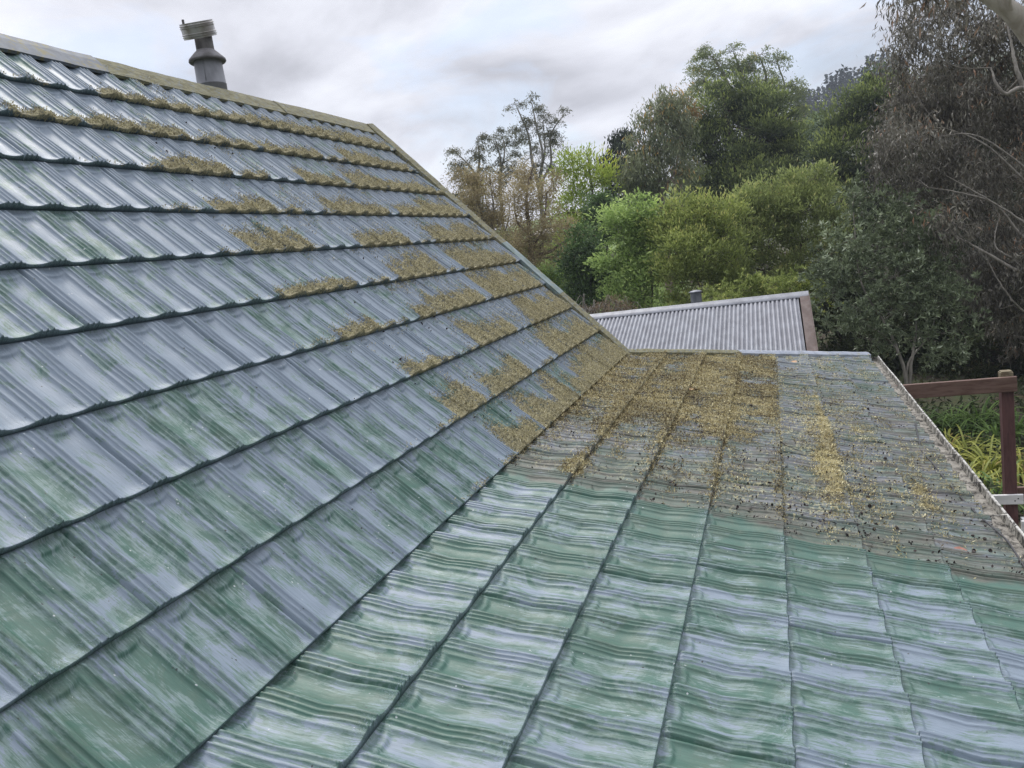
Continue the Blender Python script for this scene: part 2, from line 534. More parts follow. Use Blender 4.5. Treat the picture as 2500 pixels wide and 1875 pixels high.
U = np.array([0, .02, .04, .055, .07, .09, .12, .145, .165, .18, .195, .215, .24, .27, .29, .305, .32, .34, .36, .38, .395, .41, .425, .44, .48, .54, .61, .68, .75, .82, .88, .92, .935, .95, .965, .98])
TT = np.array([-.06, 0, .02, .035, .05, .062, .074, .086, .098, .110, .122, .134, .146, .158, .172, .19, .22, .28, .36, .44, .5, .56, .62, .7, .78, .86, .92, .96, .985, 1.0])


def profile(u):
    """height of the pressed profile over one flute: three fine beads, then a wide shallow trough"""
    h = np.zeros_like(u)
    for b in (0.055, 0.18, 0.305):
        h += 0.0112 * np.maximum(0, 1 - np.abs(u - b) / 0.036) ** 1.05
    for b in (0.41, 0.95):
        h += 0.0042 * np.maximum(0, 1 - np.abs(u - b) / 0.03)
    x = np.clip((u - 0.68) / 0.32, -1, 1)
    return h - 0.0215 * (1 - np.abs(x) ** 2.4)


def is_steep(k):
    return k <= 10


def course_len(k):
    return S_RIDGE - 9 * E_UP if k == 1 else (S_EAVE - 6 * E_DN if k == 17 else (E_UP if k <= 10 else E_DN))


def place(k, t, y, h):
    """course k, fraction t down the tile, distance y along the ridge, height h above the roof plane -> point"""
    ln = course_len(k)
    if is_steep(k):
        s = (10 - k) * E_UP + (1 - t) * ln
        x = XB - s * math.cos(PS) + h * math.sin(PS)
        z = ZB + s * math.sin(PS) + h * math.cos(PS)
    else:
        s = (k - 11) * E_DN + t * ln
        x = XB + s * math.cos(PL) + h * math.sin(PL)
        z = ZB - s * math.sin(PL) + h * math.cos(PL)
    return np.stack(np.broadcast_arrays(x, y, z), -1)


def y_end(k, t):
    if is_steep(k):
        s = (10 - k) * E_UP + (1 - t) * course_len(k)
        return Y_BREAK + (Y_RIDGE - Y_BREAK) * s / S_RIDGE
    s = (k - 11) * E_DN + t * course_len(k)
    return Y_BREAK + (Y_EAVE - Y_BREAK) * s / S_EAVE


def surf_h(k, t, y):
    """height of the pressed tile above the roof plane, before moss"""
    y = np.asarray(y, float)
    q = (y - SEAM[k]) / PER
    u = q - np.floor(q)
    cell = np.floor(q)
    x = np.clip((u - 0.68) / 0.30, -1, 1)
    head = 0.055 + 0.085 * np.sqrt(1 - x * x)            # troughs end in a half-moon under the lap
    pr = profile(u)
    tr = np.minimum(pr, 0)
    fl = 1 - 0.35 * sstep(0.93, 1.0, t)
    tr = tr * (0.50 + 0.50 * sstep(head - 0.022, head + 0.016, t)) * sstep(0.0, 0.03, t) * fl
    h = 0.004 + LIP_H * np.clip(t, 0, 1) + tr + np.maximum(pr, 0) * sstep(0.0, 0.06, t)
    # dents: sheets sag between the battens, more so on the walked-on lower slope
    a = (0.0085 if not is_steep(k) else 0.003) * (0.55 + 0.9 * hash2(cell, np.full_like(cell, k), 3))
    tc = 0.50 + 0.12 * (hash2(cell, np.full_like(cell, k), 5) - 0.5)
    wd = np.where(t < tc, 0.40, 0.30)
    dent = np.maximum(0, 1 - np.abs(t - tc) / wd)
    h = h - a * dent ** 1.25
    h = h + 0.004 * (vnoise(y * 2.1, t * 2 + k * 7, 21, 2) - 0.5)
    tile = np.floor(q / 6)
    h = h + 0.0035 * (hash2(tile, np.full_like(tile, k), 9) - 0.3)
    return h


def bank_density(k, t, y):
    """0..1 cover of moss or litter"""
    a = (1 - t) * course_len(k)
    y = np.asarray(y, float)
    q = (y - SEAM[k]) / PER
    u = q - np.floor(q)
    if is_steep(k):
        d = np.zeros(np.broadcast(t, y).shape)
        pan = np.exp(-((u - 0.66) / 0.26) ** 2)
        for y0, y1, up in BANK[k]:
            ed = sstep(y0 - .05, y0 + .10, y) * (1 - sstep(y1 - .06, y1 + .03, y))
            reach = up * (0.25 + 1.05 * vnoise(y * 2.6 + k * 5.3, k * 3.7, 11, 2) ** 1.2 + 0.10 * pan)
            reach = reach * (0.8 + 0.5 * vnoise(y * 14, k * 9.1 + a * 5, 13))
            d = np.maximum(d, ed * (1 - sstep(reach * 0.10, reach * 2.1 + 0.03, a)) * (0.55 + 0.75 * vnoise(y * 17, a * 30 + k * 3, 17, 2)))
        d = np.maximum(d, 0.62 * sstep(3.0, 3.8, y) * (1 - sstep(.012, .055, a)) * sstep(.30, .62, vnoise(y * 4.2, k * 5.1, 19, 2)))
        d = np.maximum(d, 0.42 * sstep(3.4, 5.2, y) * sstep(.50, .80, vnoise(y * 3.3, a * 5 + k * 2.2, 20, 4)))
        far = sstep(5.6, 7.9, y) * 0.75
        return np.clip(d + far * (vnoise(y * 6, a * 9 + k, 15, 3) - 0.34), 0, 1)
    s = k - 11 + t
    n1 = vnoise(y * 2.3, s * 2.1, 31, 3)
    n2 = vnoise(y * 7.0, s * 2.6, 33, 2)
    cover = sstep(4.35, 6.0, y + 0.9 * (n1 - 0.5) - 0.25 * np.maximum(0, s - 1)) * (1 - sstep(3.82, 4.02, s))
    d = cover * (0.50 + 1.0 * (n1 - 0.40)) + cover * 0.9 * (n2 - 0.45)
    lip = np.exp(-((1 - t) / 0.13) ** 2) + np.exp(-(t / 0.10) ** 2)
    d = d + 0.50 * lip * sstep(3.9, 4.3, y) * (1 - sstep(4.0, 4.6, s)) * (0.4 + n2)
    d = d + 0.85 * np.exp(-((y - 4.22) / 0.17) ** 2 - ((s - 0.93) / 0.20) ** 2)       # clump on the first lip
    # yellow patch low on the sixth course and scraps lower down
    for yc, scn, ry, rs, amp in ((5.25, 4.85, .45, .16, .85), (6.4, 4.93, .55, .13, .8), (5.5, 5.3, .35, .25, .5), (4.75, 5.5, .3, .2, .3), (7.3, 4.9, .5, .08, .5), (5.0, 6.2, .45, .14, .4), (4.15, 5.5, .5, .08, .3), (4.1, 4.6, .4, .12, .3), (5.9, 4.75, .9, .3, .5), (5.0, 4.8, .7, .25, .5), (7.5, 4.6, .9, .25, .42), (6.3, 5.6, .6, .25, .42), (5.3, 6.3, .7, .2, .4), (7.2, 5.5, .6, .2, .35), (4.6, 3.4, .5, .3, .3), (4.5, 2.4, .4, .3, .35)):
        d = d + amp * np.exp(-((y - yc) / ry) ** 2 - ((s - scn) / rs) ** 2) * (0.2 + 1.4 * vnoise(y * 9, s * 5, 35, 3))
    d = np.maximum(d, 0.40 * sstep(.40, .75, vnoise(y * 4.1, s * 4.3, 37, 4)) * sstep(4.0, 4.8, y))
    return np.clip(d, 0, 1) * sstep(3.86, 4.05, y + 0.25 * (n1 - 0.5))


def build_slope(ks, name, parent):
    V, Q, UVs, AT, n0 = [], [], [], {k: [] for k in ('moss', 'dirt', 'nose', 'lip', 'speck', 'lichen', 'chalk')}, 0
    org = np.array(parent_origin(parent))
    for k in ks:
        yend = Y_EAVE + 0.02 if not is_steep(k) else 8.25
        c0 = math.floor((Y0 - SEAM[k]) / PER)
        c1 = math.ceil((yend - SEAM[k]) / PER)
        ys = (np.arange(c0, c1)[:, None] + U[None]).ravel() * PER + SEAM[k]
        sm = SEAM[k] + np.arange(-4, 9) * 6 * PER
        ys = np.sort(np.concatenate([ys, sm - .005, sm - .0024, sm + .0024, sm + .005]))
        keep = np.concatenate([[True], np.diff(ys) > 0.0009])
        ys = ys[keep]
        ye = y_end(k, TT) - 0.01
        Y = np.minimum(ys[None, :], ye[:, None])
        T = np.broadcast_to(TT[:, None], Y.shape)
        h = surf_h(k, T, Y)
        gap = np.zeros_like(Y)
        for s_ in sm:
            gap = np.maximum(gap, np.where(np.abs(Y - s_) < 0.0025, 1.0, 0.0))
        h = h - 0.022 * gap * (T > 0)
        h[TT < 0] -= 0.004
        mo = bank_density(k, T, Y)
        h = h + mo ** 1.6 * (0.001 + 0.014 * vnoise(Y * 42, T * 15 + k * 3, 41, 2)) * sstep(0.05, 0.15, T)
        P = place(k, T, Y, h)
        rows, cols = Y.shape
        top = P[-1]
        hl = h[-1]
        # the turned-down nosing: own vertices so the edge stays crisp
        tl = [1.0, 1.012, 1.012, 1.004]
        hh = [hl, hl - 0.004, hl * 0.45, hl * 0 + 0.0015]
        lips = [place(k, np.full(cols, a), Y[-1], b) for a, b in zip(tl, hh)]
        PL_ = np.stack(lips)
        vs = np.concatenate([P.reshape(-1, 3), PL_.reshape(-1, 3)]) - org
        ln = course_len(k)
        s_abs = ((k - 1) if k <= 10 else (k - 1)) * 0.372 + T * ln
        uv = np.stack([Y, s_abs], -1).reshape(-1, 2)
        uvl = np.stack([np.broadcast_to(Y[-1], (4, cols)), np.array([0, .01, .02, .03])[:, None] + s_abs[-1][None]], -1).reshape(-1, 2)
        UVs += [uv, uvl]
        nose = np.clip(np.exp(-((1 - T) / 0.10) ** 2) + 0.8 * np.exp(-((T - .03) / 0.06) ** 2), 0, 1)
        nose = nose * (0.35 + 0.9 * vnoise(Y * 5, k * 3.3, 51))
        Yl = np.broadcast_to(Y[-1], (4, cols))
        if is_steep(k):
            dirt = 0.30 * sstep(4.2, 5.6, Y) * vnoise(Y * 3, T + k, 53, 2)
            lich = 0.35 * sstep(6.2, 7.8, Y)
            speck = sstep(3.9, 5.0, Y + 1.4 * (vnoise(Y * 1.1, k * 1.3, 57) - .5)) * 0.9
            if k > 6:
                speck = sstep(4.2, 5.2, Y) * 0.9
        else:
            yb = 3.95 + 0.10 * (hash2(np.array([k]), np.array([1]), 61)[0] - .5)
            wob = 0.12 * (vnoise(T * 5, k * 3.0, 63, 3) - 0.5)
            dirt = sstep(yb - .012, yb + .02, Y + wob) * (1 - 0.30 * sstep(6.5, 10, Y))
            lich = sstep(yb, yb + .3, Y) * (0.55 + 0.45 * sstep(13.6, 14.4, k + T)) * (1 - 0.6 * sstep(16, 16.6, k + T))
            speck = sstep(4.0, 4.6, Y)
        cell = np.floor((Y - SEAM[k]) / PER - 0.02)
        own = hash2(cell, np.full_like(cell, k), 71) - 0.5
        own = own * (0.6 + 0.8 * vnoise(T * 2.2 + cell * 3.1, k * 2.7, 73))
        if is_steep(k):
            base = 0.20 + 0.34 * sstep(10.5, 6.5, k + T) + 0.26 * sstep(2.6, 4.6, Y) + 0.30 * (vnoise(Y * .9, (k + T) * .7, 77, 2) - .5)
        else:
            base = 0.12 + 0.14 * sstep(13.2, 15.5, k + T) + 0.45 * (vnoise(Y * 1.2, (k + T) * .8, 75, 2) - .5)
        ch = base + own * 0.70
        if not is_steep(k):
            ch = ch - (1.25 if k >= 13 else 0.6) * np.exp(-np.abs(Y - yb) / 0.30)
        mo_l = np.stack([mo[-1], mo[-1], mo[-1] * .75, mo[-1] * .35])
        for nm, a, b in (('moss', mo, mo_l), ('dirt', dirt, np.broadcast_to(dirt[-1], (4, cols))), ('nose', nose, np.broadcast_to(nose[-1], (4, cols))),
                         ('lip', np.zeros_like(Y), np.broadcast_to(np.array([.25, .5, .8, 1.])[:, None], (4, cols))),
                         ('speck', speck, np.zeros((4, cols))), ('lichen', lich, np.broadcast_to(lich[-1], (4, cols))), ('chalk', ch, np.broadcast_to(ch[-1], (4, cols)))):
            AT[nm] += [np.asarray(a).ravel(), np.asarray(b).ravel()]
        i = np.arange(rows - 1)[:, None] * cols
        j = np.arange(cols - 1)[None]
        q = np.stack([i + j, i + cols + j, i + cols + j + 1, i + j + 1], -1)
        ok = (Y[:-1, 1:] - Y[:-1, :-1] + Y[1:, 1:] - Y[1:, :-1]) > 1e-5
        q = q[ok]
        i = np.arange(3)[:, None] * cols + rows * cols
        ql = np.stack([i + j, i + cols + j, i + cols + j + 1, i + j + 1], -1)
        okl = np.broadcast_to((Y[-1, 1:] - Y[-1, :-1]) > 1e-5, (3, cols - 1))
        ql = ql[okl]
        Q += [q + n0, ql + n0]
        V.append(vs)
        n0 += len(vs)
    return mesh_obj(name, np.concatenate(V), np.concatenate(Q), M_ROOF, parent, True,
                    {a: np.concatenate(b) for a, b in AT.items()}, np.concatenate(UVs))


def spt(s, y, h):      # point on the steep slope, s up from the break
    return np.array([XB - s * math.cos(PS) + h * math.sin(PS), y, ZB + s * math.sin(PS) + h * math.cos(PS)])


def lpt(s, y, h):      # point on the shallow slope, s down from the break
    return np.array([XB + s * math.cos(PL) + h * math.sin(PL), y, ZB - s * math.sin(PL) + h * math.cos(PL)])


house = empty('house', (-3.0, 4.5, 0), 'house under a moss-grown green pressed metal tile roof of steep and shallow slopes', 'house')
build_slope(range(1, 11), 'steep_roof', house)
build_slope(range(11, 18), 'shallow_roof', house)
XR, ZR = XB - S_RIDGE * math.cos(PS), ZB + S_RIDGE * math.sin(PS)


def sheet(mb, pts_a, pts_b):
    """strip of quads between two equally long polylines"""
    n = len(pts_a)
    v = np.concatenate([np.array(pts_a), np.array(pts_b)])
    q = [[i, i + 1, n + i + 1, n + i] for i in range(n - 1)]
    mb.add(v, q)


def angle_flashing(mb, p0, p1, prof, sag=0.0):
    """an open folded strip: prof = list of offset vectors, swept from p0 to p1 in short wavering steps"""
    p0, p1 = np.asarray(p0, float), np.asarray(p1, float)
    n = max(2, int(np.linalg.norm(p1 - p0) / 0.09))
    ts = np.linspace(0, 1, n + 1)
    off = np.array(prof)
    rows = []
    for i, t in enumerate(ts):
        c = p0 + (p1 - p0) * t
        jit = (vnoise(np.array([i * 0.61 + p0[1] * 3]), np.array([p0[0] * 5 + 0.5]), 71)[0] - 0.5) * 2 * sag
        rows.append(c[None] + off + np.array([0, 0, jit]))
    rows = np.array(rows)
    m = len(off)
    q = [[i * m + j, i * m + j + 1, (i + 1) * m + j + 1, (i + 1) * m + j] for i in range(n) for j in range(m - 1)]
    mb.add(rows.reshape(-1, 3), q)


# ridge cap: overlapping folded lengths, moss on most of them
down = np.array([math.cos(PS), 0, -math.sin(PS)])
nrm = np.array([math.sin(PS), 0, math.cos(PS)])
back = np.array([-math.cos(PS), 0, -math.sin(PS)])
cuts = [0.3, 2.1, 4.35, 6.4, 8.235]
for a, b, mt in zip(cuts[:-1], cuts[1:], (M_CAP, M_CAP, M_MOSSY, M_MOSSY)):
    mb = MB()
    lift = 0.012 + 0.006 * (cuts.index(a) % 2)
    top = np.array([0, 0, 0.026 + lift])
    prof = [down * 0.15 + nrm * (-0.006 + lift), down * 0.146 + nrm * (0.014 + lift), down * 0.03 + nrm * (0.018 + lift), top, back * 0.03 + np.array([-nrm[0], 0, nrm[2]]) * (0.018 + lift), back * 0.14 + np.array([-nrm[0], 0, nrm[2]]) * (0.02 + lift)]
    angle_flashing(mb, (XR, a, ZR), (XR, b + 0.03, ZR), prof, 0.004)
    mb.build('ridge_cap', mt, house)
# barge flashings up the gable: lengths stop at the laps, the last two greener
sc_cuts = [(-0.02, 0.95, M_MOSSY), (0.93, 1.75, M_TEAL), (1.73, 2.75, M_MOSSY), (2.73, S_RIDGE, M_MOSSY)]
for i, (a, b, mt) in enumerate(sc_cuts):
    mb = MB()
    yy = lambda s: Y_BREAK + (Y_RIDGE - Y_BREAK) * s / S_RIDGE
    lf = 0.004 * (i % 2)
    prof = [np.array([0, -0.105, 0]) + nrm * 0.012, np.array([0, -0.10, 0]) + nrm * (0.042 + lf), np.array([0, -0.02, 0]) + nrm * (0.058 + lf), np.array([0, 0.012, 0]) + nrm * (0.062 + lf), np.array([0, 0.02, 0]) + nrm * (0.045 + lf), np.array([0, 0.02, 0]) - nrm * 0.12]
    angle_flashing(mb, spt(a, yy(a), 0), spt(b, yy(b), 0), prof, 0.004)
    mb.build('barge_flashing', mt, house)
# rake flashing of the shallow slope, a plain grey strip
gdir = np.array(lpt(S_EAVE, Y_EAVE, 0)) - np.array(lpt(0, Y_BREAK, 0))
gdir /= np.linalg.norm(gdir)
ln_ = np.array([math.sin(PL), 0, math.cos(PL)])
gs = np.cross(ln_, gdir)
gs /= np.linalg.norm(gs)
gs = gs if gs[1] > 0 else -gs
for i, (a, b, mt) in enumerate(((0.0, 0.42, M_MOSSY), (0.41, 1.0, M_GREYCAP))):
    mb = MB()
    yy = lambda f: Y_BREAK + (Y_EAVE - Y_BREAK) * f
    prof = [-gs * 0.06 + ln_ * 0.010, -gs * 0.055 + ln_ * 0.046, -gs * 0.01 + ln_ * (0.064 + .004 * i), gs * 0.02 + ln_ * (0.064 + .004 * i), gs * 0.024 + ln_ * 0.05, gs * 0.024 - ln_ * 0.12]
    angle_flashing(mb, lpt(S_EAVE * a, yy(a), 0), lpt(S_EAVE * b, yy(b), 0), prof, 0.004)
    mb.build('rake_flashing', mt, house)
# rear slope, fascia and walls under the roof
mb = MB()
sheet(mb, [(XR - .0, Y0, ZR + .0), (XR - .0, Y_RIDGE, ZR + .0)], [(XR - 3.2, Y0, ZR - 3.2 * math.tan(PS)), (XR - 3.2, Y_RIDGE, ZR - 3.2 * math.tan(PS))])
mb.build('rear_roof', M_TEAL, house)
mb = MB()
XW = X_EAVE - 0.55
ZW = ZB - (XW - XB) * math.tan(PL) - 0.10
mb.hexa([(-6.4, Y0 - .2, 0), (XW, Y0 - .2, 0), (XW, 7.6, 0), (-6.4, 7.6, 0), (-6.4, Y0 - .2, ZW), (XW, Y0 - .2, ZW), (XW, 7.6, ZW), (-6.4, 7.6, ZW)])
gz = ZR - 0.16
mb.add([(-6.4, 7.6, ZW + .002), (XW, 7.6, ZW + .002), (XB, 7.6, ZB - .12), (XR, 7.6, gz), (-6.4, 7.6, gz - (XR + 6.4) * math.tan(PS))], [[0, 1, 2, 2], [0, 2, 3, 4]])
mb.build('wall', M_WEATHER, house)
mb = MB()
mb.bar((X_EAVE - 0.03, Y0, ZB - S_EAVE * math.sin(PL) - 0.105), (X_EAVE - 0.03, Y_EAVE, ZB - S_EAVE * math.sin(PL) - 0.105), 0.025, 0.17)
mb.build('fascia', M_BOARD, house)

# gutter: quarter-round trough of lichened metal with brackets across it
gx, gz = X_EAVE + 0.004, ZB - S_EAVE * math.sin(PL) - 0.012
GP = [(0.0, 0.006), (0.003, -0.03), (0.006, -0.070), (0.02, -0.086), (0.075, -0.088), (0.112, -0.070), (0.124, -0.035), (0.127, 0.000), (0.129, 0.006), (0.131, 0.008)]


def gutter():
    n = 90
    ys = np.linspace(Y0, Y_EAVE + 0.05, n)
    pr = np.array(GP)
    rows = []
    for i, y in enumerate(ys):
        j = 0.010 * (vnoise(np.array([y * 1.3]), np.array([3.3]), 81)[0] - .5)
        k = 0.008 * (vnoise(np.array([y * 3.1]), np.array([7.3]), 82)[0] - .5)
        p = np.zeros((len(pr), 3))
        p[:, 0] = gx + pr[:, 0] * (1 + k * 3) + j
        p[:, 1] = y
        p[:, 2] = gz + pr[:, 1] + k
        rows.append(p)
    rows = np.array(rows)
    m = len(pr)
    q = [[i * m + j, (i + 1) * m + j, (i + 1) * m + j + 1, i * m + j + 1] for i in range(n - 1) for j in range(m - 1)]
    mb = MB()
    mb.add(rows.reshape(-1, 3), q)
    e = rows[-1][:8]
    mb.add(e, [[0, 1, 2, 7], [2, 3, 4, 5], [2, 5, 6, 7]])
    g = mb.build('gutter', M_GUTTER, house, True)
    for y in (2.9, 3.62, 4.28, 5.0, 5.62, 6.3, 6.92, 7.6, 8.5, 9.6):
        b = MB()
        b.bar((gx - 0.01, y, gz + 0.008), (gx + 0.128, y + .01, gz + 0.012), 0.012, 0.004)
        b.build('gutter_bracket', M_GUTTER, g)
    # rolled bead along the outer edge
    b = MB()
    ys = np.linspace(Y0, Y_EAVE + 0.05, 90)
    b.tube([(gx + 0.134 + 0.010 * (vnoise(np.array([y * 1.3]), np.array([3.3]), 81)[0] - .5), y, gz + 0.006 + 0.008 * (vnoise(np.array([y * 3.1]), np.array([7.3]), 82)[0] - .5)) for y in ys], 0.0085, 8)
    b.build('bead', M_BEAD, g, True)
    # silt lying in the trough
    b = MB()
    n = 60
    ys = np.linspace(Y0 + .1, Y_EAVE - .05, n)
    hh = 0.012 * vnoise(ys * 5, ys * 0, 83, 2)
    sheet(b, [(gx + 0.008, y, gz - 0.046 + h) for y, h in zip(ys, hh)], [(gx + 0.118, y, gz - 0.050 + h * .6) for y, h in zip(ys, hh)])
    b.build('silt', M_SILT, g, True)


M_BEAD = mat_simple('pale_gutter_bead', ((0.38, 0.37, 0.34), (0.56, 0.55, 0.51)), (16, 16, 16), 0.8, stain=((0.05, 0.045, 0.038), 0.47))
M_SILT = mat_simple('gutter_silt', ((0.14, 0.13, 0.11), (0.32, 0.30, 0.26)), (14, 10, 14), 0.95, stain=((0.03, 0.027, 0.022), 0.50), bumpd=0.01)
gutter()

# flue standing just behind the ridge
def flue():
    base = at(517, 205, 6.62)
    c = np.array([base[0], base[1], 0.0])
    f0 = MB()
    z0 = base[2] - 0.066
    f0.lathe(c, [(0.118, z0 - 0.45), (0.118, z0 + 0.052), (0.1195, z0 + 0.054), (0.1195, z0 + 0.060), (0.1165, z0 + 0.062), (0.112, z0 + 0.245)], 40)
    f0.bar((c[0] + .035, c[1] - 0.1115, z0 + .07), (c[0] + .035, c[1] - 0.1075, z0 + .24), 0.004, 0.003, (0, 1, 0))
    fl = f0.build('flue', M_STEEL, house, True)
    b = MB()
    b.lathe(c, [(0.112, z0 + 0.242), (0.142, z0 + 0.236), (0.150, z0 + 0.246), (0.147, z0 + 0.262), (0.098, z0 + 0.312), (0.082, z0 + 0.326), (0.076, z0 + 0.334)], 40)
    b.build('collar', M_COLLAR, fl, True)
    b = MB()
    b.lathe(c, [(0.072, z0 + 0.33), (0.071, z0 + 0.50), (0.066, z0 + 0.50), (0.066, z0 + 0.34)], 36)
    b.build('neck', M_SOOT, fl, True)
    b = MB()
    cc = c + np.array([-0.030, -0.005, 0])
    zb = z0 + 0.443
    hh = 0.122
    pr = [(0.130, zb), (0.1345, zb)]
    for f in (.15, .30, .70, .85):
        pr += [(0.1345, zb + hh * (f - .045)), (0.1405, zb + hh * (f - .012)), (0.1405, zb + hh * (f + .012)), (0.1345, zb + hh * (f + .045))]
    pr += [(0.1345, zb + hh), (0.130, zb + hh - .001), (0.130, zb + .002), (0.130, zb)]
    b.lathe(cc, pr, 44)
    mid = np.array([cc[0], cc[1], zb + hh / 2])
    tip = np.array(Matrix.Rotation(R(-7), 3, Vector((-.56, .83, 0))) @ Matrix.Rotation(R(17), 3, Vector((.83, .56, 0))))
    b.v[0] = (b.v[0] - mid) @ tip.T + mid
    cw = b.build('cowl', M_COWL, fl, False)
    b = MB()
    b.bar(cc + np.array([-0.095, -0.05, zb + .10]), cc + np.array([-0.095, -0.05, zb + .150]), 0.016, 0.012, (0, 1, 0))
    b.bar(cc + np.array([-0.131, 0, zb + .03]), cc + np.array([0.131, 0, zb + .03]), 0.02, 0.003)
    b.build('bracket', M_SOOT, cw)


flue()


# ------------------------------------------------------------------ moss, litter and loose bits on the roof
def blades(P, nrm_, L, W, lean, seed, tint):
    """rhombic scraps standing on points P along normals nrm_"""
    r = np.random.default_rng(seed)
    n = len(P)
    a = nrm_ + r.normal(0, lean, (n, 3))
    a /= np.linalg.norm(a, axis=1, keepdims=True)
    s = np.cross(a, r.normal(0, 1, (n, 3)))
    s /= np.linalg.norm(s, axis=1, keepdims=True) + 1e-9
    L = np.asarray(L)[:, None]
    W = np.asarray(W)[:, None]
    v = np.stack([P, P + a * L * .5 + s * W, P + a * L, P + a * L * .5 - s * W], 1)
    q = np.arange(4 * n).reshape(n, 4)
    return v.reshape(-1, 3), q, np.repeat(tint, 4)


def scatter(ks, n_try, seed):
    r = np.random.default_rng(seed)
    K = r.choice(ks, n_try)
    T = r.random(n_try)
    Y = 3.0 + r.random(n_try) * 7.8
    outp = []
    for k in ks:
        m = K == k
        t, y = T[m], Y[m]
        ok = y < y_end(k, t) - 0.05
        t, y = t[ok], y[ok]
        d = bank_density(k, t, y)
        fine = vnoise(y * 55, t * 20 + k, 91, 2)
        keep = r.random(len(t)) < np.clip(d ** 1.5 * 1.35 + (fine - .5) * 0.9 * d, 0, 1)
        t, y, d = t[keep], y[keep], d[keep]
        h = surf_h(k, t, y) + d * 0.006
        outp.append((place(k, t, y, h), np.tile(np.array([math.sin(PS), 0, math.cos(PS)]) if is_steep(k) else ln_, (len(t), 1)), d, y, np.full(len(t), k)))
    return [np.concatenate([o[i] for o in outp]) for i in range(5)]


def build_moss():
    P, nn, d, y, k = scatter(list(range(1, 11)), 420000, 5)
    r = np.random.default_rng(6)
    up = nn * 0.7 + np.array([0, 0, 0.5])
    P = P + nn * (d * 0.014 * r.random(len(P)))[:, None]
    tint = np.clip(0.42 + 0.5 * (vnoise(y * 9, k * 3.1 + P[:, 2] * 8, 95, 2) - .5) + r.normal(0, .33, len(P)), 0, 1)
    v, q, tt = blades(P, up, r.uniform(.006, .020, len(P)), r.uniform(.0016, .0034, len(P)), 0.85, 7, tint)
    o = mesh_obj('moss', v, q, M_MOSS, None, False, {'tint': tt})
    tag(o, 'dry olive brown moss banked above the laps of the steep roof', 'moss', kind='stuff')
    P, nn, d, y, k = scatter(list(range(11, 18)), 560000, 15)
    P = P + nn * (d * 0.010 * r.random(len(P)))[:, None]
    lic = np.where(k >= 15, 0.30, 0.0)
    tint = np.clip(0.44 + lic + 0.9 * (vnoise(y * 3.5, P[:, 0] * 3.2, 97, 3) - .5) + r.normal(0, .32, len(P)), 0, 1)
    v, q, tt = blades(P, nn * 0.5, r.uniform(.008, .026, len(P)), r.uniform(.0018, .0042, len(P)), 0.9, 17, tint)
    o = mesh_obj('leaf_litter', v, q, M_LITTER, None, False, {'tint': tt})
    tag(o, 'tan litter of moss, lichen and dead leaf scraps strewn over the shallow roof', 'leaf litter', kind='stuff')
    # dark crumbs: mostly on the outer courses of the shallow roof
    n = 7500
    kk = r.choice(list(range(1, 18)), n, p=np.array([1] * 10 + [3, 4, 6, 9, 9, 13, 9]) / 63.0)
    pts, ns = [], []
    for k_ in range(1, 18):
        m = int((kk == k_).sum())
        t = r.random(m)
        yy = 4.0 + 6.6 * r.random(m) ** 1.3
        ok = (yy < y_end(k_, t) - .05) & (r.random(m) < 0.25 + 0.9 * sstep(.45, .62, vnoise(yy * 3, t * 2 + k_ * 2, 99, 2)))
        t, yy = t[ok], yy[ok]
        pts.append(place(k_, t, yy, surf_h(k_, t, yy) + .002))
        ns.append(np.tile(np.array([math.sin(PS), 0, math.cos(PS)]) if is_steep(k_) else ln_, (len(t), 1)))
    P, nn = np.concatenate(pts), np.concatenate(ns)
    v, q, tt = blades(P, nn * .5, r.uniform(.010, .026, len(P)), r.uniform(.003, .0075, len(P)), 0.8, 27, r.random(len(P)))
    o = mesh_obj('dark_crumbs', v, q, M_CRUMB, None, False, {'tint': tt})
    tag(o, 'black crumbs of bark and seed scattered over the roof tiles', 'debris', kind='stuff')


build_moss()


